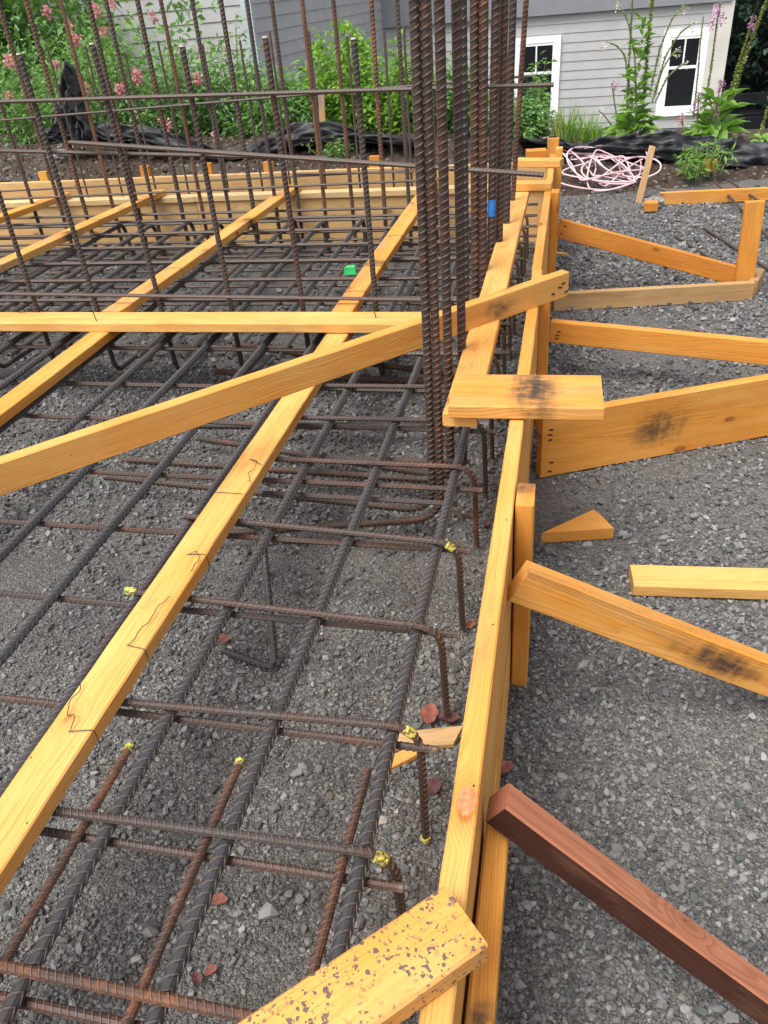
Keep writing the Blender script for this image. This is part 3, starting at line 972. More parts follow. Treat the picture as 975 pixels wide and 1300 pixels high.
Y_T = [0.418, 0.675, 0.93, 1.24, 1.555, 1.892, 2.165, 2.41, 2.70, 3.0, 3.3, 3.6, 3.9, 4.2, 4.5, 4.8]
dy_t = [0.0, 0.008, 0.014, -0.022, -0.03, 0.0, 0.01, 0.01]
row = ["first", "second", "third", "fourth", "fifth", "sixth", "seventh", "eighth"]
for i, y in enumerate(Y_T):
    tilt = dy_t[i] if i < 8 else random.uniform(-0.015, 0.015)
    xl = -0.86 - random.uniform(0, 0.03) - (0.12 if i in (3, 4) else 0)
    if i == 3:
        xl = -0.985
    if i == 0:
        xl = -0.98
    if i > 8:
        xl = -4.2
    yr = y + tilt
    zb = 0.012 if i < 9 else 0.02
    lab = ("hooked cross bar, %s row from the camera" % ORD[i])
    path = [(xl, y - tilt * 0.6, ZT), (-0.214, yr, ZT), (-0.207, yr - (0.05 if i == 2 else 0.006), zb)]
    o = rebar("hooked_rebar", path, 0.0172 if i < 8 else 0.019, lab, G_T, rust=0.5 + random.uniform(-0.12, 0.2) + (0.2 if i == 0 else 0), seg=10 if i < 8 else 6, bend=0.062, quick=i > 7)
    if i in (1, 2, 4):
        arc = [p + Vector((0, 0, 0)) for p in fillet(path, 0.062)[1:9]]
        paint_mark(o, arc[2:5], 0.0096)
    if i == 3:
        paint_mark(o, [Vector(path[0]) + Vector((-0.002, 0, 0)), Vector(path[0]) + Vector((0.03, 0, 0))], 0.0098)
    if i == 2:
        e = Vector(path[2])
        paint_mark(o, [e + Vector((0, 0, -0.001)), e + Vector((0, 0, 0.009))], 0.0096)
Y_B = [0.393, 0.655, 0.932, 1.25, 1.552, 1.838, 2.188, 2.468, 2.82, 3.12, 3.42, 3.72, 4.02, 4.32, 4.62]
for i, y in enumerate(Y_B):
    d_ = random.uniform(-0.012, 0.012)
    rebar("cross_rebar", [(-2.9 if i < 6 else -4.3, y + d_, ZB), (-0.19 + random.uniform(-0.012, 0.022), y - d_ * 0.3, ZB)], 0.0165 if i < 7 else 0.0185,
          "straight lower cross bar, %s row from the camera" % ORD[i], G_B, rust=0.55 + random.uniform(-0.15, 0.2), seg=8, quick=i > 5)
# short cut pieces lying under the mat
for (p0, p1, lab) in (((-0.70, 1.566, 0.232), (-0.21, 1.60, 0.232), "short rusty bar under the fifth hook row"),
                      ((-0.84, 1.80, 0.228), (-0.25, 1.795, 0.228), "short dark bar under the sixth hook row"),
                      ((-0.80, 2.02, 0.226), (-0.24, 2.03, 0.226), "short dark bar between the sixth and seventh hook rows")):
    rebar("cut_rebar", [p0, p1], 0.016, lab, "short bars tied under the mat", rust=0.5, seg=8)
# a stray hook in the middle of a bay
h0, h1 = at(332, 668, 0.262), at(350, 850, 0.014)
rebar("stray_hook", [(-0.95, h0.y + 0.02, 0.262), h0, h1, h1 + Vector((-0.17, 0.05, 0.0))], 0.0195,
      "stray hooked bar dropping to the gravel right of the tied lumber", None, rust=0.08, bend=0.04)

# front dowels: upright, feet turned away along the ground
d_front = [-2.665, -2.345, -2.03, -1.715, -1.39, -1.062, -0.745]
for i, x in enumerate(d_front):
    top = 1.33 + random.uniform(-0.03, 0.025)
    lean = random.uniform(-0.025, 0.02)
    o = rebar("dowel_rebar", [(x + lean, 3.032, top), (x, 3.03, 0.04), (x + 0.01, 3.38, 0.035)], 0.0215,
          "upright dowel with cut pale tip in the front row, %s from the left" % ORD[i], "upright dowels behind the cross boards", rust=random.uniform(0.3, 0.6), bend=0.06)
    V, F, m = sweep([Vector((0, 0, -0.003)), Vector((0, 0, 0.0025))], 0.0105, 10)
    F = [tuple(map(int, q)) for q in F] + [tuple(range(10, 20)), tuple(range(9, -1, -1))]
    link("cut_end", new_mesh("cut_end", V, F), M_CUT, o)
# rear tall bars (same mesh for all)
rear_me = rebar_mesh([(0, 0, 0), (0, 0, 2.4)], 0.027, 8, True)
rear_x = [-3.95, -3.79, -3.62, -3.45, -3.30, -3.16, -3.01, -2.83, -2.70, -2.51, -2.36, -2.17, -1.995, -1.84, -1.685, -1.51, -1.325, -1.12, -0.955, -0.79, -0.63]
tilt_fix = [(-3.394, -3.3)]
for i, x in enumerate(sorted(set([-3.86, -3.62, -3.40, -3.22] + [a for a in rear_x if a > -3.1]))):
    lx = random.uniform(-0.008, 0.008)
    M4 = Matrix.Translation((x, 4.99 + random.uniform(-0.01, 0.01), 0.03)) @ Matrix.Rotation(lx, 4, 'Y') @ Matrix.Rotation(random.uniform(0, 3.1), 4, 'Z')
    rebar("tall_rebar", None, 0.027, "tall rusty bar of the rear row, %s from the left" % (ORD[i] if i < 20 else 'last'), "tall bars in front of the back form",
          rust=random.choice([0.45, 0.6, 0.8, 0.95]), me=rear_me, M4=M4)
thin_me = rebar_mesh([(0, 0, 0), (0, 0, 1.25)], 0.0145, 6, True)
for i, px in enumerate((15, 58, 107, 155, 200, 256, 304, 343, 392, 440, 487, 512)):
    t = on_y(px, 60, 5.42)
    top = 1.22 + random.uniform(-0.02, 0.05)
    M4 = Matrix.Translation((t.x + 0.01, 5.42, top - 1.25))
    rebar("thin_rebar", None, 0.0145, "thin upright bar behind back form cap, %s from the left" % ORD[i], "thin uprights behind the back form", rust=0.45, me=thin_me, M4=M4)

# level bars tied to the uprights
G_H = "level bars tied to the uprights"
for (p0, p1, d_, lab) in (
    (on_y(-60, 131, 3.012), on_y(703, 107.5, 3.01), 0.0165, "upper level bar across the front dowels ending right of the column"),
    (on_y(-60, 158, 4.965), on_y(676, 96, 4.965), 0.0155, "upper level bar across the tall rear bars, slanting up to the right"),
    (on_y(-60, 372, 3.01), on_y(655, 382, 2.99), 0.0165, "lower level bar at the feet of the front dowels just behind cross boards"),
    (on_y(87, 180.5, 3.052), on_y(690, 222, 2.78), 0.0185, "loose slanting bar ending in mid air right of the column"),
    (on_y(-60, 190, 3.055), on_y(416, 201, 3.06), 0.0165, "bar lying just under the loose slanting bar on the left"),
    (on_y(-60, 246, 5.40), on_y(530, 216, 5.40), 0.0145, "level bar on the thin uprights behind back form"),
    (on_y(-60, 256, 4.966), on_y(560, 228, 4.966), 0.0155, "level bar on tall rear bars at the height of back form top"),
    (on_y(372, 221, 5.395), on_y(525, 218.5, 5.39), 0.0145, "short lap bar beside the level bar behind back form")):
    rebar("level_rebar", [p0, p1], d_, lab, G_H, rust=0.4, seg=6, quick=True)
for i, z in enumerate((0.30, 0.235, 0.172, 0.112, 0.042)):
    rebar("level_rebar", [(-4.6, 4.966, z), (-0.16, 4.966, z - 0.006)], 0.018, "level bar low on the tall rear bars, %s below the form top" % ORD[i], G_H, rust=0.35, seg=6, quick=True)
# lower mat under the far half
for i, x in enumerate(np.arange(-3.6, -0.3, 0.235)):
    rebar("bottom_rebar", [(float(x), 3.12, 0.075), (float(x) - 0.03, 5.1, 0.075)], 0.025, "bottom mat bar running to the back form, %s from the left" % ORD[i], "bottom mat bars of the far half", rust=0.3, seg=6, quick=True)
for i, y in enumerate(np.arange(3.3, 5.0, 0.3)):
    rebar("bottom_rebar", [(-4.3, float(y), 0.055), (-0.2, float(y) + 0.01, 0.055)], 0.019, "bottom mat cross bar of the far half, %s from the cross boards" % ORD[i], "bottom mat cross bars of the far half", rust=0.4, seg=6, quick=True)
# column bars with turned feet
G_C = "tall column bars"
col_bars = [
    ((-0.350, 1.955), (-1.55, 2.06), 0.0225, "frontmost thick column bar on the left", 0.55),
    ((-0.3255, 1.957), (-1.12, 1.78), 0.0225, "frontmost thick column bar on the right of the pair", 0.62),
    ((-0.318, 2.135), (-1.52, 2.18), 0.0255, "column bar standing alone right of the front pair", 0.62),
    ((-0.283, 2.19), (-1.34, 2.40), 0.0245, "column bar fourth from left, touching the grey one", 0.58),
    ((-0.312, 2.52), (-1.36, 2.455), 0.028, "greyer column bar fifth from left", 0.3),
    ((-0.322, 2.93), (-1.52, 3.01), 0.029, "column bar sixth from left, left one of the second pair", 0.7),
    ((-0.295, 2.93), (-1.52, 3.27), 0.029, "column bar seventh from left, right one of the second pair", 0.7),
    ((-0.302, 3.30), None, 0.0295, "column bar wrapped in blue tape", 0.62),
    ((-0.268, 3.33), None, 0.027, "column bar ninth from left", 0.65),
    ((-0.262, 3.62), None, 0.028, "column bar tenth from left", 0.5),
    ((-0.335, 3.28), None, 0.026, "column bar glimpsed between the sixth and seventh ones", 0.6),
    ((-0.305, 3.66), None, 0.026, "dark column bar glimpsed behind the taped one", 0.4),
]
for i, (c_, foot, d_, lab, ru) in enumerate(col_bars):
    lean = (0.010, 0.008, 0.006, 0.004, 0.006, 0.006, 0.010, 0.025, 0.02, 0.025, 0.012, 0.02)[i]
    zf = 0.085 if i % 2 == 0 else 0.06
    path = [(c_[0] + lean * 1.7, c_[1], 2.7), (c_[0], c_[1], zf)]
    if foot:
        path.append((foot[0], foot[1], zf))
    else:
        path[-1] = (c_[0], c_[1], 0.012)
    o = rebar("column_rebar", path, d_, lab, G_C, rust=ru, seg=12, bend=0.10 if foot else None)
    if i == 7:
        a = Vector(path[0])
        b_ = Vector(path[1])
        f0, f1 = (2.7 - 0.705) / (2.7 - path[1][2]), (2.7 - 0.64) / (2.7 - path[1][2])
        q = [a.lerp(b_, f0) - a, a.lerp(b_, f1) - a]
        V, F, m = sweep(q, d_ * 0.54, 12)
        link("tape", big_mesh("tape", V, F, True), M_BLUE, o)
for i, (px0, px1, yy, lab) in enumerate(((668, 655.5, 4.05, "single rusty bar standing apart on the right of the column"), (652, 641, 3.9, "thin dark bar at right edge of the column bundle"))):
    t, b_ = on_y(px0, 0, yy), on_y(px1, 185, yy)
    dirv = (t - b_) / (t.z - b_.z)
    p0 = b_ + dirv * (0.05 - b_.z)
    p1 = b_ + dirv * (2.4 - b_.z)
    rebar("column_rebar", [p1, p0], 0.023, lab, G_C, rust=0.85 if i == 0 else 0.3, seg=10)
# rods lying on the gravel at right
for p0, p1, lab in (((1.085, 6.53, 0.06), (1.235, 5.05, 0.012), "left one of two rods lying over the thin board"), ((1.185, 6.56, 0.06), (1.37, 5.6, 0.03), "right one of two rods lying over the thin board"),
                    ((0.683, 5.25, 0.014), (0.885, 4.64, 0.010), "short rod on gravel left of the stout stake"), ((0.882, 5.417, 0.014), (1.15, 4.42, 0.012), "rod on gravel passing behind the stout stake")):
    rebar("loose_rebar", [p0, p1], 0.017, lab, "loose rods on the gravel", rust=0.5, seg=8, quick=True)


# ---- tie wires round the lumber
def wire_loop(y, skew, label, xc=-0.856, z0=0.3205, tail=None):
    a, b_ = 0.0470, 0.0215
    pts = []
    for (u, v) in ((-a, -b_), (-a, b_), (0, b_ + 0.003), (a, b_), (a + 0.002, -b_), (a - 0.02, -0.06), (a - 0.045, -0.075)):
        pts.append(Vector((xc + u, y + skew * u + random.uniform(-0.002, 0.002), z0 + v)))
    if tail:
        q = Vector((xc + 0.01, y + random.uniform(-0.004, 0.004), z0 + b_ + 0.002))
        h = random.uniform(0, 6.28)
        walk = []
        for k in range(16):
            h += random.uniform(-0.75, 0.75)
            q = q + Vector((math.cos(h) * 0.006, math.sin(h) * 0.011, 0))
            q.x = min(max(q.x, xc - 0.04), xc + 0.042)
            walk.append(Vector((q.x, q.y, z0 + b_ + 0.0015 + 0.008 * abs(math.sin(k * 0.5)))))
        pts = walk[::-1] + pts[2:]
        pts[len(walk) - 1:len(walk)] = [Vector((xc + 0.005, y, z0 + b_ + 0.002))]
    return tube("tie_wire", fillet(pts, 0.008, 3), 0.0010, M_WIRE, None, 5, label, "wire", "tie wires round the near lumber")


wire_loop(0.80, 0.25, "tie wire at the near end of the lumber", tail=[(0.03, -0.10, 0.004), (0.0, -0.07, 0.006), (-0.01, -0.02, 0.006)])
wire_loop(1.03, -0.1, "tie wire with loose curl on the lumber", tail=[(0.075, 0.045, 0.012), (0.05, 0.0, 0.004)])
wire_loop(1.345, 0.2, "tangled tie wire at middle of the lumber", tail=[(0.09, 0.02, 0.006), (0.03, 0.06, 0.01), (0.06, 0.10, 0.012)])
wire_loop(1.62, 0.0, "taut tie wire across the lumber")
wire_loop(1.80, -0.5, "arched tie wire on the lumber below the diagonal board", tail=[(0.06, -0.10, 0.004), (0.03, 0.03, 0.02)])
wire_loop(2.50, 0.1, "tie wire on the lumber just before the cross boards")
for (xx, yy, lab) in ((-0.70, 2.84, "bent wire end poking up on the cross board right"), (-1.90, 2.80, "nail like wire end poking up on the cross board left")):
    tube("wire_stub", [(xx, yy, 0.376), (xx - 0.012, yy + 0.01, 0.425)], 0.0022, M_WIRE, None, 5, lab, "wire", "wire ends on the cross board")
for i, (xx, yy, zz) in enumerate(((-0.858, 3.15, 0.3585), (-0.858, 3.5, 0.36), (-0.856, 4.0, 0.361), (-1.875, 3.5, 0.36), (-1.84, 4.35, 0.362), (-2.95, 3.6, 0.36), (-2.87, 4.5, 0.362))):
    wire_loop(yy, 0.1, ["tie wire on far right lumber near cross boards", "second tie wire on far right lumber", "farthest tie wire on the far right lumber", "tie wire on middle far lumber",
                        "farther tie wire on middle far lumber", "tie wire on leftmost far lumber", "farther tie wire on leftmost far lumber"][i], xx, zz)

# ties at the crossings of the near mat
tie_me = None
for i, x in enumerate(xs_long[:5]):
    for j in range(1, 8):
        if random.random() < 0.35 or (i == 3):
            continue
        pts = []
        for k in range(15):
            a_ = k / 14 * 2 * math.pi
            pts.append(Vector((0.0155 * math.cos(a_) * (1 + 0.2 * math.sin(a_)), 0.0155 * math.cos(a_), 0.019 * math.sin(a_) - 0.012)))
        pts += [Vector((0.02, 0.008, 0.004)), Vector((0.026, 0.004, 0.010))]
        if tie_me is None:
            V, F, m = sweep(pts, 0.0011, 4)
            tie_me = big_mesh("crossing_tie", V, F, True)
        o = link("crossing_tie", tie_me, M_WIRE, None, Matrix.Translation((x, Y_T[j] + (dy_t[j] if j < 8 else 0), ZT)) @ Matrix.Rotation(random.choice((0, 1.57, 3.14)), 4, 'Z'))
        tag(o, "black wire twist where %s hook row crosses %s thick bar" % (ORD[j], ORD[i]), "wire", "wire ties at the bar crossings")

# ================================================================== SMALL THINGS ON THE GROUND
def dry_leaf(px, py, L, ang, label, dark=False):
    p = at(px, py, 0.012)
    L *= 0.72
    n = 6
    v, f = [], []
    for i in range(n + 1):
        s = i / n
        w = L * 0.36 * math.sin(math.pi * min(1, s * 0.93 + 0.05)) ** 0.7
        c = 0.25 * L * (s - 0.5) ** 2 + random.uniform(-0.002, 0.002)
        for u in (-1, -0.4, 0.4, 1):
            v.append(((s - 0.5) * L, u * w * random.uniform(0.85, 1.1), c + abs(u) * w * 0.45 + random.uniform(-0.0015, 0.002)))
    for i in range(n):
        for j in range(3):
            a = i * 4 + j
            f.append((a, a + 1, a + 5, a + 4))
    k = len(v)
    v += [(a[0], a[1], a[2] - 0.0016) for a in v]
    f += [tuple(q + k for q in reversed(t)) for t in f]
    o = link("dry_leaf", new_mesh("dry_leaf", v, f, True), M_LEAFDARK if dark else M_LEAFRED, None, Matrix.Translation(p) @ Matrix.Rotation(ang, 4, 'Z') @ Matrix.Rotation(random.uniform(-0.3, 0.3), 4, 'X'))
    return tag(o, label, "leaf", "dry leaves on the gravel")


for a in ((279, 1142, 0.045, 0.2, "curled red leaf beside the second thick bar"), (268, 1232, 0.034, 1.0, "small red leaf near lower edge right of second thick bar"),
          (250, 1243, 0.04, 2.2, "dark curled leaf touching the small red leaf", True), (338, 727, 0.05, 0.1, "pale red leaf behind the stray hook tail"),
          (284, 812, 0.05, 0.7, "crumpled red leaf by the third thick bar"), (597, 793, 0.045, 1.3, "reddish leaf near the form wall beside fourth hook"),
          (545, 908, 0.085, 1.5, "upright brown red leaf behind the third hook tail"), (570, 912, 0.07, 0.1, "purple brown leaf beside the beige scrap", True),
          (640, 975, 0.06, 0.6, "brown leaf above the top of stained brace"), (550, 1000, 0.065, 1.2, "dark purple leaf between third hook and form wall", True),
          (618, 665, 0.05, 1.4, "dark red leaf left of the form wall", True), (497, 450, 0.05, 0.3, "red leaf far inside the mat near the column"), (590, 655, 0.05, 0.3, "dull red leaf by fifth hook", True)):
    dry_leaf(*a)

# green plastic cup lid, folded
p = at(445, 347, 0.30)
v = [(-0.03, -0.02, 0), (0.035, -0.02, 0), (0.028, 0.02, 0.0), (-0.022, 0.02, 0), (-0.024, -0.016, 0.032), (0.028, -0.016, 0.034), (0.02, 0.016, 0.036), (-0.016, 0.016, 0.035)]
f = [(3, 2, 1, 0), (4, 5, 6, 7), (0, 1, 5, 4), (1, 2, 6, 5), (2, 3, 7, 6), (3, 0, 4, 7)]
o = link("plastic_cap", new_mesh("plastic_cap", v, f), M_GREEN, None, Matrix.Translation((p.x, p.y, 0.3)))
tag(o, "small green plastic cap on a cross bar left of the far lumber", "plastic cap")


def rock(px, py, z, s, label):
    import bmesh
    bm = bmesh.new()
    bmesh.ops.create_icosphere(bm, subdivisions=3, radius=1.0)
    sd = random.uniform(0, 99)
    for v_ in bm.verts:
        c = v_.co.normalized()
        k = 1 + 0.25 * math.sin(3 * c.x + sd) * math.cos(2.5 * c.y + sd) + 0.12 * math.sin(7 * c.z + 5 * c.x + sd) + random.uniform(-0.03, 0.03)
        v_.co = Vector((c.x * k * s[0], c.y * k * s[1], max(c.z, -0.5) * k * s[2]))
    me = bpy.data.meshes.new("rock")
    bm.to_mesh(me)
    bm.free()
    p_ = at(px, py, z)
    o = link("rock", me, M_ROCK, None, Matrix.Translation(p_))
    tag(o, label, "rock", "rocks about the soil bank")


rock(829, 258, 0.03, (0.065, 0.05, 0.05), "dark grey stone behind the small orange block")
rock(74, 197, 0.42, (0.10, 0.07, 0.05), "pale rock on the soil bank at left")
rock(84, 202, 0.38, (0.05, 0.04, 0.03), "small pale rock right of the bigger rock at left")
rock(742, 200, 0.15, (0.13, 0.09, 0.07), "flat rock behind the tangled hose")
rock(693, 182, 0.25, (0.06, 0.05, 0.05), "rock on bank crest beside the far corner posts")
rock(708, 190, 0.2, (0.07, 0.05, 0.035), "flat pale rock on bank near the far corner posts")

# hose: tangled loops
hp = []
for k in range(150):
    t = k / 149 * 2 * math.pi * 10
    j = k / 149
    rx = 0.26 + 0.13 * math.sin(1.3 * t + 0.5) + 0.08 * math.sin(0.37 * t)
    ry = 0.24 + 0.14 * math.cos(0.83 * t)
    cx = 0.30 + 0.06 * math.sin(0.21 * t)
    cy = 6.78 + 0.10 * math.sin(0.31 * t + 1)
    a = t + 0.5 * math.sin(0.7 * t)
    x_, y_ = cx + rx * math.cos(a), cy + ry * math.sin(a)
    hp.append((x_, y_, 0))
hx = np.array([q[0] for q in hp])
hy = np.array([q[1] for q in hp])
hz = np.maximum(bank_z(hx, hy), gravel_z(hx, hy)) + 0.02 + 0.07 * (0.5 + 0.5 * np.sin(np.arange(150) * 0.9)) + 0.05 * vnoise(np.arange(150), 0 * hx, 0.2, 9)
cr = bpy.data.curves.new("hose", 'CURVE')
cr.dimensions = '3D'
spn = cr.splines.new('NURBS')
spn.points.add(149)
for k in range(150):
    spn.points[k].co = (hx[k] - 0.3, hy[k] - 6.7, hz[k], 1)
spn.order_u = 4
spn.use_endpoint_u = True
spn.resolution_u = 5
cr.bevel_depth = 0.0062
cr.bevel_resolution = 2
tmp = bpy.data.objects.new("hose_tmp", cr)
COL.objects.link(tmp)
bpy.context.view_layer.update()
hm = bpy.data.meshes.new_from_object(tmp.evaluated_get(bpy.context.evaluated_depsgraph_get()))
bpy.data.objects.remove(tmp)
hm.materials.clear()
hose = link("hose_coil", hm, M_HOSE, None, Matrix.Translation((0.3, 6.7, 0)))
hm.polygons.foreach_set('use_smooth', [True] * len(hm.polygons))
tag(hose, "tangled coil of pale pink hose at the foot of the bank", "hose")


# ---- black fabric
def fabric(name, crest, foot, y0, label, depth=0.35, seed=1):
    """crumpled sheet from a crest line down to a foot line; crest and foot: lists of (x, y, z)"""
    n, m = 160, 26
    C = np.array(crest, float)
    Fo = np.array(foot, float)
    tc = np.linspace(0, 1, len(C))
    tf = np.linspace(0, 1, len(Fo))
    u = np.linspace(0, 1, n)
    cc = np.stack([np.interp(u, tc, C[:, k]) for k in range(3)], -1)
    ff = np.stack([np.interp(u, tf, Fo[:, k]) for k in range(3)], -1)
    bk = cc + np.array([0, depth, -0.12])
    V = np.zeros((n, m, 3))
    for j in range(m):
        t = j / (m - 1)
        if t < 0.3:
            a = t / 0.3
            V[:, j] = bk * (1 - a) + cc * a
        else:
            a = (t - 0.3) / 0.7
            V[:, j] = cc * (1 - a) + ff * a
            V[:, j, 1] -= 0.05 * math.sin(a * math.pi)
    U = np.repeat(u[:, None], m, 1)
    T = np.repeat(np.linspace(0, 1, m)[None], n, 0)
    d_ = (vnoise(U * 14, T * 5 + U * 7, 1.0, seed) - 0.5) * 0.09 + (vnoise(U * 40, T * 12, 1.0, seed + 1) - 0.5) * 0.035 + (vnoise(U * 9 - T * 4, T * 16 + U * 12, 1.0, seed + 2) - 0.5) * 0.09
    V[..., 1] -= d_ * 1.2
    V[..., 2] += d_ * 0.6
    o0 = V[n // 2, m - 1].copy()
    V = (V - o0).reshape(-1, 3)
    i = (np.arange(n - 1)[:, None] * m + np.arange(m - 1)[None, :]).ravel()
    F = np.stack([i, i + 1, i + m + 1, i + m], -1)
    o = link(name, big_mesh(name, V, F, True), M_FABRIC, None, Matrix.Translation(o0))
    md = o.modifiers.new("thickness", 'SOLIDIFY')
    md.thickness = 0.004
    return tag(o, label, "fabric")


pts_c = [(655, 171), (700, 174), (735, 182), (770, 174), (810, 172), (850, 170), (890, 173), (930, 177), (985, 181), (1040, 184)]
pts_f = [(655, 178), (700, 186), (735, 193), (770, 196), (810, 201), (850, 206), (890, 213), (930, 216), (985, 220), (1040, 224)]
fabric("silt_fabric", [tuple(on_y(a, c, 7.15)) for a, c in pts_c], [tuple(on_y(a, c, 7.02)) for a, c in pts_f], 7.1, "crumpled black silt fabric along the bank below the foxgloves", seed=3)
pts_c = [(60, 172), (95, 150), (140, 158), (185, 158), (230, 172), (280, 194), (330, 178), (375, 156), (420, 152), (470, 168), (540, 178)]
pts_f = [(60, 182), (95, 180), (140, 180), (185, 182), (230, 196), (280, 206), (330, 200), (375, 188), (420, 178), (470, 182), (540, 186)]
fabric("silt_fabric", [tuple(on_y(a, c, 6.55)) for a, c in pts_c], [tuple(on_y(a, c, 6.40)) for a, c in pts_f], 6.8, "slumped black silt fabric behind the upright bars at left", seed=8)
pts_c = [(74, 172), (79, 140), (83, 96), (87, 78), (91, 86), (95, 122), (108, 152), (130, 162)]
pts_f = [(60, 184), (78, 182), (90, 181), (100, 181), (110, 182), (122, 183), (140, 184), (160, 186)]
fabric("draped_fabric", [tuple(on_y(a, c, 6.50)) for a, c in pts_c], [tuple(on_y(a, c, 6.36)) for a, c in pts_f], 6.8, "black fabric draped over a stake among the pink flowers", 0.12, seed=15)

# ================================================================== HOUSE
HY = 18.0
house = thing("house", "grey lap sided house with white trimmed windows behind the garden", "house", (-0.5, HY, -1.5))
HL = Vector(house.location)


def hbox(name, lo, hi, mat, parent=None, bevel=0.0):
    if parent is None:
        return box(name, Vector(lo) - HL, Vector(hi) - HL, mat, house, bevel)
    return box(name, Vector(lo) - Vector(parent['base']), Vector(hi) - Vector(parent['base']), mat, parent, bevel)


def lap(x0, x1, z, e, y, name="siding_board", along=None, mat=None):
    """one lap board: bottom edge stands proud"""
    if along is None:
        a, b_ = Vector((x0, y, 0)), Vector((x1, y, 0))
        nrm_ = Vector((0, -1, 0))
    else:
        a, b_ = along
        nrm_ = (b_ - a).cross(Vector((0, 0, 1))).normalized()
    lo, hi = 0.018, 0.006
    v = []
    for q in (a, b_):
        for (off, zz) in ((0, z), (lo, z), (hi, z + e + 0.012), (0, z + e + 0.012)):
            w_ = q + nrm_ * off
            v.append((w_.x - HL.x, w_.y - HL.y, zz - HL.z))
    f = [(0, 1, 2, 3), (7, 6, 5, 4), (1, 0, 4, 5), (2, 1, 5, 6), (3, 2, 6, 7), (0, 3, 7, 4)]
    return link(name, new_mesh(name, v, f), mat or M_SIDING, house)


EXP = 0.161
XR = 2.50
zf_ = on_y(760, 14, HY).z
hbox("wall", (-3.8, HY + 0.002, -1.5), (XR, HY + 0.2, 3.2), M_BAND)
k = 0
z = zf_ - EXP
while z > -1.5:
    lap(-3.8, XR, z, EXP, HY)
    z -= EXP
hbox("frieze", (-3.8, HY - 0.10, zf_), (XR + 0.3, HY + 0.1, zf_ + 0.9), M_BAND)
z = zf_ + 0.9
# side wall coming towards the camera on the left, and the front of that wing
a, b_ = Vector((-4.03, 11.1, 0)), Vector((-3.8, HY, 0))
z = 3.0
while z > -1.5:
    lap(0, 0, z, EXP, 0, along=(a, b_))
    lap(-8.5, -4.06, z, EXP, 11.1)
    z -= EXP
hbox("wall", (-8.5, 11.102, -1.5), (-4.07, 11.3, 3.1), M_BAND)
hbox("corner_board", (-4.16, 11.055, -1.5), (-4.02, 11.2, 3.1), M_BLUETRIM)
hbox("corner_board", (XR - 0.02, HY - 0.05, -1.5), (XR + 0.12, HY + 0.05, zf_), M_TAUPE)
hbox("corner_board", (XR + 0.123, HY - 0.06, -1.5), (XR + 0.36, HY + 0.14, zf_), M_TAUPE)


def window(x0, x1, z0, z1):
    base = Vector(((x0 + x1) / 2, HY, z0))
    t = 0.11
    import bmesh
    bm = bmesh.new()
    for (lo, hi) in (((x0 - t, z0 - t * 1.2), (x0, z1 + t)), ((x1, z0 - t * 1.2), (x1 + t, z1 + t)), ((x0, z1), (x1, z1 + t)), ((x0, z0 - t * 1.2), (x1, z0))):
        r = bmesh.ops.create_cube(bm, size=1.0)
        sx, sz = hi[0] - lo[0], hi[1] - lo[1]
        bmesh.ops.scale(bm, vec=(sx, 0.075, sz), verts=r['verts'])
        bmesh.ops.translate(bm, vec=((lo[0] + hi[0]) / 2 - base.x, -0.0175, (lo[1] + hi[1]) / 2 - base.z), verts=r['verts'])
    me = bpy.data.meshes.new("window")
    bm.to_mesh(me)
    bm.free()
    w_ = link("window", me, M_TRIM, house, Matrix.Translation(base - HL))
    w_['base'] = list(base)
    zm = z0 + (z1 - z0) * 0.58
    s = 0.045
    y0, y1 = HY - 0.042, HY - 0.034
    for nm, lo, hi in (("sash", (x0, z0), (x0 + s, z1)), ("sash", (x1 - s, z0), (x1, z1)), ("sash", (x0 + s, z1 - s), (x1 - s, z1)), ("sash", (x0 + s, z0), (x1 - s, z0 + s)),
                       ("meeting_rail", (x0 + s, zm - 0.025), (x1 - s, zm + 0.025)), ("muntin", ((x0 + x1) / 2 - 0.014, zm + 0.025), ((x0 + x1) / 2 + 0.014, z1 - s))):
        hbox(nm, (lo[0], HY - 0.047, lo[1]), (hi[0], HY - 0.034, hi[1]), M_TRIM, w_)
    for lo, hi in (((x0 + s, z0 + s), (x1 - s, zm - 0.025)), ((x0 + s, zm + 0.025), ((x0 + x1) / 2 - 0.014, z1 - s)), (((x0 + x1) / 2 + 0.014, zm + 0.025), (x1 - s, z1 - s))):
        hbox("pane", (lo[0], HY - 0.038, lo[1]), (hi[0], HY - 0.035, hi[1]), M_GLASS, w_)


def win_px(xl, xr, yt, yb, ym):
    """opening from its picture edges on the wall plane"""
    a = on_y(xl, ym, HY).x
    b_ = on_y(xr, ym, HY).x
    return a, b_, on_y((xl + xr) / 2, yb, HY).z, on_y((xl + xr) / 2, yt, HY).z


window(*win_px(657, 703, 55, 143, 100))
window(*win_px(845, 885.5, 46, 137, 92))
# covered porch, dark, to the right of the corner
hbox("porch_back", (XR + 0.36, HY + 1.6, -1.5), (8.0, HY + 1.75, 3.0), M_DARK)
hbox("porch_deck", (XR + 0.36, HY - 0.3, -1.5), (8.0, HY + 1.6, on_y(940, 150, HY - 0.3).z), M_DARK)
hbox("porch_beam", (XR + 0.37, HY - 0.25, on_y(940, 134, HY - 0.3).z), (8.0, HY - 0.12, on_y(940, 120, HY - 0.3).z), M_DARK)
zdk = on_y(940, 134, HY - 0.3).z


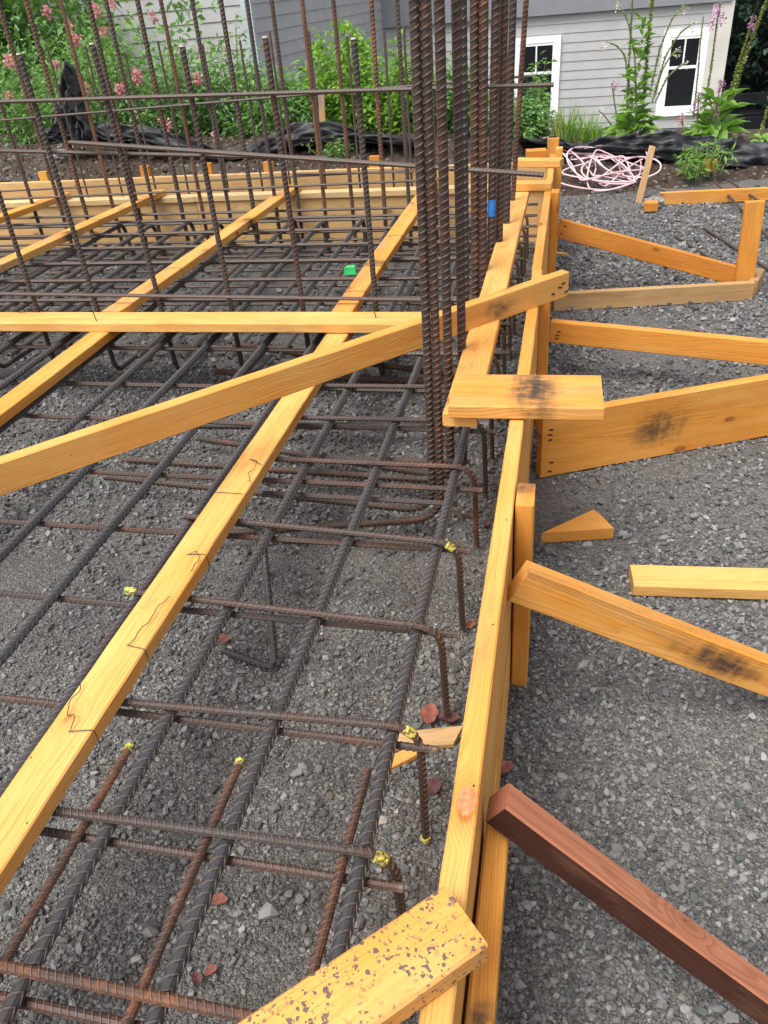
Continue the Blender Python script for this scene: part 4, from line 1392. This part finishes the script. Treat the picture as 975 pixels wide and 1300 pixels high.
def patio_chair(x, y, z, label):
    t = thing("patio_chair", label, "chair", (x, y, z))
    seat = box("seat", (-0.22, -0.22, 0.42), (0.22, 0.22, 0.45), M_DARK, t)
    box("backrest", (-0.22, 0.19, 0.5), (0.22, 0.22, 0.95), M_DARK, t)
    for sx in (-1, 1):
        for sy in (-1, 1):
            box("leg", (sx * 0.2 - 0.015, sy * 0.2 - 0.015, 0), (sx * 0.2 + 0.015, sy * 0.2 + 0.015, 0.42), M_DARK, t)


patio_chair(3.25, HY + 0.7, on_y(940, 150, HY - 0.3).z, "dark patio chair in shade of the porch")


# ================================================================== PLANTS
def leaf_cloud(P, D, L, W, fold=0.3):
    """P positions, D directions (unit), arrays; each leaf 2 folded triangles pairs"""
    n = len(P)
    up = np.tile((0, 0, 1.0), (n, 1)) + rng.normal(0, 0.5, (n, 3))
    side = np.cross(D, up)
    side /= np.linalg.norm(side, axis=1)[:, None] + 1e-9
    nr = np.cross(side, D)
    L = L[:, None]
    W = W[:, None]
    a = P
    tip = P + D * L - nr * L * 0.12
    ml = P + D * L * 0.45 + side * W + nr * W * fold
    mr = P + D * L * 0.45 - side * W + nr * W * fold
    mm = P + D * L * 0.5
    V = np.stack([a, ml, mm, mr, tip], 1).reshape(-1, 3)
    k = np.arange(n)[:, None] * 5
    F = np.concatenate([k + np.array([[0, 2, 1]]), k + np.array([[0, 3, 2]]), k + np.array([[1, 2, 4]]), k + np.array([[2, 3, 4]])], 1).reshape(-1, 3)
    return V, F


def unit(a):
    return a / (np.linalg.norm(a, axis=-1, keepdims=True) + 1e-9)


def shrub(name, base, w, d, h, nst, per, L, W, label, mat, stem_mat, droop=0.5, group=None, cat="shrub", flowers=0, topd=0.25):
    t = thing(name, label, cat, base, group)
    SV, SF, off = [], [], 0
    LP, LD = [], []
    tips = []
    for s in range(nst):
        a = rng.uniform(0, 6.283)
        r = math.sqrt(rng.uniform(0, 1))
        b0 = np.array((math.cos(a) * r * w * 0.35, math.sin(a) * r * d * 0.35, -0.03))
        hgt = h * rng.uniform(0.55, 1.0) * (1 - 0.35 * r * r)
        e = np.array((math.cos(a) * r * w * 0.5 + rng.normal(0, 0.05), math.sin(a) * r * d * 0.5, hgt))
        c1 = b0 * 0.6 + e * 0.4 + np.array((0, 0, hgt * 0.2))
        ts = np.linspace(0, 1, 7)[:, None]
        pth = (1 - ts) ** 2 * b0 + 2 * ts * (1 - ts) * c1 + ts ** 2 * e
        V, F, m = sweep(pth, 0.004, 4, (np.linspace(0, np.linalg.norm(np.diff(pth, axis=0), axis=1).sum(), 7), np.linspace(0.006, 0.002, 7)))
        SV.append(V)
        SF.append(F + off)
        off += len(V)
        q = rng.uniform(topd, 1, per)[:, None]
        pp = (1 - q) ** 2 * b0 + 2 * q * (1 - q) * c1 + q ** 2 * e
        out = unit(np.concatenate([rng.normal(0, 1, (per, 2)) + unit(e[:2])[None] * 0.3, rng.normal(0.25 - droop * 0.5, 0.45, (per, 1))], 1))
        br = rng.uniform(0, 0.16, per)[:, None] * min(1.6, w)
        LP.append(pp + out * br * 0.8)
        LD.append(unit(out + np.array((0, 0, -droop * 0.3))))
        tips.append(e)
    link("stems", big_mesh("stems", np.concatenate(SV), np.concatenate(SF), True), stem_mat, t)
    LP, LD = np.concatenate(LP), np.concatenate(LD)
    n = len(LP)
    V, F = leaf_cloud(LP, LD, L * rng.uniform(0.6, 1.25, n), W * rng.uniform(0.6, 1.25, n))
    o = link("foliage", big_mesh("foliage", V, F, False), mat, t)
    tag(o, kind='stuff')
    return t, tips


def blossom(parent, p, r, mat, n=60, squash=1.0, name="flower_head"):
    dd_ = unit(rng.normal(0, 1, (n, 3)))
    P = np.array(p)[None] + dd_ * r * rng.uniform(0.2, 0.8, (n, 1)) * np.array((1, 1, squash))
    V, F = leaf_cloud(P, unit(dd_ + rng.normal(0, 0.4, (n, 3))), np.full(n, r * 0.45), np.full(n, r * 0.22))
    return link(name, big_mesh(name, V, F, False), mat, parent)


# left flowering shrubs
GS = "pink flowering shrubs behind the bars"
specs = [(-5.0, 7.7, 1.5, 1.0, 1.35), (-4.35, 7.55, 1.25, 0.9, 1.25), (-3.75, 7.5, 1.1, 0.9, 1.3), (-3.15, 7.6, 1.15, 0.8, 1.15), (-2.6, 7.45, 0.95, 0.7, 0.85)]
labs = ["leafy shrub with pink flowers at the left picture edge", "leafy shrub with pink flower heads second from left", "dense shrub with pink flowers behind the wrapped stake",
        "green shrub with pink flowers left of the grey corner board", "light green shrub in front of grey corner board"]
for (x, y, w, d, h), lb in zip(specs, labs):
    shrub("flowering_shrub", (x, y, 0.12), w, d, h * 1.05, 60, 85, 0.062, 0.0125, lb, M_LEAF, M_STEM, 0.4, GS)
sh = [o for o in bpy.data.objects if o.name.startswith("flowering_shrub")]
for (px, py, s) in ((60, 15, .05), (120, 14, .06), (142, 4, .05), (87, 32, .04), (96, 50, .06), (132, 40, .045), (194, 22, .045), (12, 78, .06), (94, 95, .055), (110, 112, .05), (174, 97, .065),
                    (152, 112, .06), (250, 100, .05), (212, 160, .055), (274, 175, .05), (12, 122, .045), (205, 152, .04), (72, 82, .04)):
    p = on_y(px, py, 6.98)
    par = min(sh, key=lambda o: abs(o.location.x - p.x - 0.2))
    q = p - Vector(par.location)
    blossom(par, q, s * 0.95, M_PINK, 70, 1.2)
    st = Vector((q.x + 0.05, q.y + 0.35, max(0.1, q.z - 0.35)))
    tube("flower_stalk", [st, st.lerp(q, 0.5) + Vector((0, 0, 0.05)), q], 0.003, M_STEM, par, 4)
# middle vines
for (px, y, w, h, lb, m_) in ((385, 7.6, 0.7, 0.85, "green bush behind the slim stake", M_LEAF), (445, 7.5, 0.75, 1.2, "bright green climbing vine left of the rebar column", M_LEAF_LIGHT),
                              (500, 7.4, 0.75, 1.05, "bright green bush touching the left side of the rebar column", M_LEAF_LIGHT), (575, 7.6, 0.7, 0.9, "green bush half hidden behind the rebar column", M_LEAF),
                              (664, 7.7, 0.42, 0.5, "small leafy bush below the left window", M_LEAF)):
    x = on_y(px, 120, y).x
    shrub("garden_bush", (x, y, 0.1), w, 0.6, h, 46, 110, 0.06, 0.016, lb, m_, M_STEM, 0.4, "green bushes along the fabric")
# taller sprig of the vine
t, tips = shrub("climbing_sprig", (on_y(440, 120, 7.8).x, 7.8, 0.2), 0.5, 0.3, 1.5, 9, 60, 0.10, 0.02, "tall loose vine sprig with drooping leaves against grey siding", M_LEAF_LIGHT, M_TWIG, 0.9, None, "vine", topd=0.55)
t, tips = shrub("window_sprig", (on_y(676, 120, 7.9).x, 7.9, 0.2), 0.4, 0.3, 0.78, 8, 32, 0.07, 0.018, "leafy sprig reaching over the left window", M_LEAF, M_STEM, 0.3, None, "shrub", topd=0.4)
# ornamental grass tufts
for i, (px, h, lb) in enumerate(((712, 0.34, "reddish grass tuft right of the left window"), (722, 0.42, "bright green grass tuft"), (742, 0.36, "grass tuft with pale seed heads"), (752, 0.3, "grass tuft leaning right beside foxglove"))):
    bp = on_y(px, 172, 7.45)
    n = 60
    a = rng.uniform(0, 6.28, n)
    P = np.stack([rng.normal(0, 0.035, n), rng.normal(0, 0.03, n), np.full(n, -0.02)], -1)
    D = unit(np.stack([np.cos(a) * 0.28 + (0.25 if i == 3 else 0), np.sin(a) * 0.28, np.ones(n)], -1))
    V, F = leaf_cloud(P, D, h * 0.85 * rng.uniform(0.5, 1.1, n), np.full(n, 0.0045))
    t = thing("grass_tuft", lb, "grass", (bp.x, 7.45, float(bank_z(np.array([bp.x]), np.array([7.45]))[0]) - 0.01), "grass tufts along the fabric")
    tag(link("blades", big_mesh("blades", V, F, False), M_LEAF_LIGHT if i != 0 else M_POD, t), kind='stuff')


def big_leaf(parent, p, az, pitch, L, W, curl, mat, me_cache={}):
    """broad leaf with a midrib fold, shared shapes"""
    key = round(curl, 1)
    if key not in me_cache:
        n = 7
        v, f = [], []
        for i in range(n + 1):
            s = i / n
            w_ = math.sin(math.pi * min(1.0, s * 0.92 + 0.06)) ** 0.8 * (1 - 0.25 * s)
            zc = -curl * s * s
            for u in (-1, -0.5, 0, 0.5, 1):
                v.append((s, u * w_ * 0.5, zc + abs(u) * 0.16 * w_ + 0.025 * math.sin(9 * s + 3 * u)))
        for i in range(n):
            for j in range(4):
                q = i * 5 + j
                f.append((q, q + 1, q + 6, q + 5))
        me_cache[key] = new_mesh("leaf", v, f, True)
    M4 = Matrix.Translation(p) @ Matrix.Rotation(az, 4, 'Z') @ Matrix.Rotation(-pitch, 4, 'Y') @ Matrix.Diagonal((L, W * 2, L, 1))
    return link("leaf", me_cache[key], mat, parent, M4)


def spike(parent, pts, r0, r1, mat, n, bell=None, nb=0):
    """foxglove spire: stem with seed pods and, near the tip, hanging bells"""
    P = np.array([tuple(p) for p in pts], float)
    tube("spire_stem", fillet([Vector(p) for p in P], 0.1, 5), 0.0055, M_STEM, parent, 5)
    cum = np.concatenate([[0], np.cumsum(np.linalg.norm(np.diff(P, axis=0), axis=1))])
    s = rng.uniform(0.12, 1, n) * cum[-1]
    ctr = np.stack([np.interp(s, cum, P[:, k]) for k in range(3)], -1)
    rad = np.interp(s / cum[-1], [0, 1], [r0, r1])
    a = rng.uniform(0, 6.28, n)
    D = unit(np.stack([np.cos(a), np.sin(a), np.full(n, 0.45)], -1))
    V, F = leaf_cloud(ctr, D, rad * 1.5, rad * 0.5, 0.6)
    tag(link("seed_pods", big_mesh("seed_pods", V, F, False), mat, parent), kind='stuff')
    if nb:
        tip = P[-1]
        for k in range(nb):
            q = tip + np.array((rng.normal(0, 0.02), rng.normal(0, 0.02), -0.02 - 0.03 * k))
            blossom(parent, q, 0.033, bell, 30, 1.4, "bell_flower")


def foxglove(base, label, spires, leaves, seed):
    t = thing("foxglove", label, "plant", base)
    random.seed(seed)
    B0 = Vector(base)
    for pts, r0, r1, n, bell, nb, mat in spires:
        spike(t, [Vector(p) - B0 for p in pts], r0, r1, mat, n, bell, nb)
    for (z0, z1, cnt, L, W, sp) in leaves:
        for k in range(cnt):
            a = random.uniform(0, 6.28)
            z = random.uniform(z0, z1) + 0.08
            r = random.uniform(0, sp)
            big_leaf(t, Vector((math.cos(a) * r, math.sin(a) * r * 0.6, z)), a + random.uniform(-0.3, 0.3), random.uniform(0.05, 0.9), L * random.uniform(0.7, 1.2), W * random.uniform(0.8, 1.2),
                     random.choice([0.1, 0.3, 0.5]), M_LEAF_FOX)
    return t


FY = 7.45
def grounded(p):
    return Vector((p.x, p.y, float(bank_z(np.array([p.x]), np.array([p.y]))[0]) - 0.02))


F1 = grounded(on_y(803, 172, FY))


def fx(*pp):
    return [on_y(a, b_, FY + (random.uniform(-0.04, 0.04))) for a, b_ in pp]


foxglove((F1.x, FY, F1.z), "tall foxglove with drooping seed spires between the two windows", [
    (fx((795, 165), (798, 90), (803, 0), (806, -60)), .016, .012, 380, M_PALE, 0, M_POD),
    (fx((815, 150), (822, 60), (828, 0), (832, -50)), .020, .015, 460, M_PALE, 0, M_POD),
    (fx((808, 140), (806, 70), (797, 25), (785, 5)), .014, .008, 240, M_PALE, 1, M_POD),
    (fx((800, 120), (793, 70), (782, 57), (770, 54)), .013, .008, 190, M_PALE, 1, M_POD),
    (fx((825, 120), (838, 60), (855, 20), (870, 8)), .014, .008, 230, M_PALE, 1, M_POD),
    (fx((828, 130), (845, 70), (865, 40), (882, 29)), .014, .008, 230, M_PALE, 1, M_POD),
    (fx((830, 125), (840, 90), (852, 70), (862, 64)), .013, .008, 170, M_PALE, 1, M_POD),
    (fx((832, 130), (846, 100), (858, 88), (870, 80)), .012, .008, 140, M_PALE, 1, M_POD),
    (fx((785, 160), (780, 130), (777, 105)), .010, .008, 120, M_PURPLE, 1, M_POD),
    (fx((780, 165), (770, 150), (760, 140)), .008, .006, 60, M_PALE, 1, M_POD)],
    [(0.0, 0.12, 26, 0.22, 0.045, 0.12), (0.1, 0.45, 44, 0.15, 0.025, 0.05), (0.45, 0.85, 34, 0.11, 0.018, 0.035)], 5)
F2 = grounded(on_y(906, 178, FY))
foxglove((F2.x, FY, F2.z), "foxglove with purple bells in front of porch corner", [
    (fx((893, 150), (902, 90), (910, 30), (914, 5)), .014, .009, 340, M_PURPLE, 5, M_POD),
    (fx((918, 150), (935, 90), (950, 45), (955, 22)), .015, .010, 340, M_PURPLE, 3, M_POD),
    (fx((922, 150), (940, 90), (958, 40), (978, -10)), .018, .013, 420, M_PURPLE, 0, M_POD),
    (fx((880, 150), (886, 95), (889, 55), (893, 20)), .012, .008, 160, M_PURPLE, 0, M_POD),
    (fx((885, 165), (886, 140), (887, 120)), .012, .010, 60, M_PURPLE, 4, M_POD),
    (fx((908, 160), (911, 130), (915, 102)), .012, .010, 60, M_PURPLE, 3, M_POD),
    (fx((908, 160), (909, 145), (910, 132)), .012, .010, 40, M_PURPLE, 3, M_POD),
    (fx((868, 165), (866, 155), (866, 145)), .012, .010, 40, M_PINK, 2, M_POD)],
    [(0.0, 0.10, 30, 0.24, 0.05, 0.12), (0.08, 0.32, 26, 0.17, 0.035, 0.10)], 6)
F3 = grounded(on_y(968, 180, 7.3))
foxglove((F3.x, 7.3, F3.z), "young foxglove spire at the right picture edge", [(fx((962, 182), (968, 160), (976, 135), (990, 110)), .016, .012, 240, M_PURPLE, 0, M_POD)],
         [(0.0, 0.05, 7, 0.12, 0.03, 0.05)], 9)
# weed on the bank
wp_ = at(930, 228, 0.06)
t, tips = shrub("leafy_weed", (1.02, 6.72, 0.08), 0.46, 0.3, 0.24, 26, 13, 0.075, 0.008, "leafy weed growing at the foot of black fabric on the right", M_LEAF_FOX, M_STEM, 0.2, None, "weed", topd=0.2)
t, tips = shrub("leafy_weed", (on_y(420, 185, 6.4).x, 6.4, 0.36), 0.35, 0.25, 0.16, 22, 26, 0.035, 0.008, "low weed on the soil bank below the slim stake", M_LEAF, M_STEM, 0.2, None, "weed", topd=0.2)
# dark conifer beside the porch, trees behind the left shrubs
def tree(name, base, r, h, label, mat, n, L):
    t = thing(name, label, "tree", base)
    V, F, m = sweep([(0, 0, 0), (0.05, 0, h * 0.5), (0, 0.05, h * 0.9)], 0.15, 8, (np.linspace(0, h * 0.9, 6), np.linspace(0.16, 0.03, 6)))
    link("trunk", big_mesh("trunk", V, F, True), M_DARK if mat is M_LEAF_DARK else M_TWIG, t)
    k = 90
    cen = rng.normal(0, 1, (k, 3)) * np.array((r * 0.45, r * 0.45, h * 0.22)) + np.array((0, 0, h * 0.55))
    idx = rng.integers(0, k, n)
    P = cen[idx] + rng.normal(0, r * 0.13, (n, 3))
    D = unit(rng.normal(0, 1, (n, 3)) + np.array((0, 0, -0.2)))
    V, F = leaf_cloud(P, D, L * rng.uniform(0.6, 1.3, n), L * 0.3 * rng.uniform(0.6, 1.3, n))
    tag(link("crown", big_mesh("crown", V, F, False), mat, t), kind='stuff')


tree("conifer_tree", (4.5, HY + 0.75, -1.4), 1.45, 5.0, "dark evergreen standing in the shaded porch corner", M_LEAF_DARK, 9000, 0.16)
tree("garden_tree", (-6.6, 9.6, -0.9), 1.6, 3.6, "leafy tree behind the leftmost pink shrub", M_LEAF, 9000, 0.12)
tree("garden_tree", (-8.0, 10.4, -1.2), 1.7, 4.2, "leafy tree beyond the left picture corner", M_LEAF, 8000, 0.13)
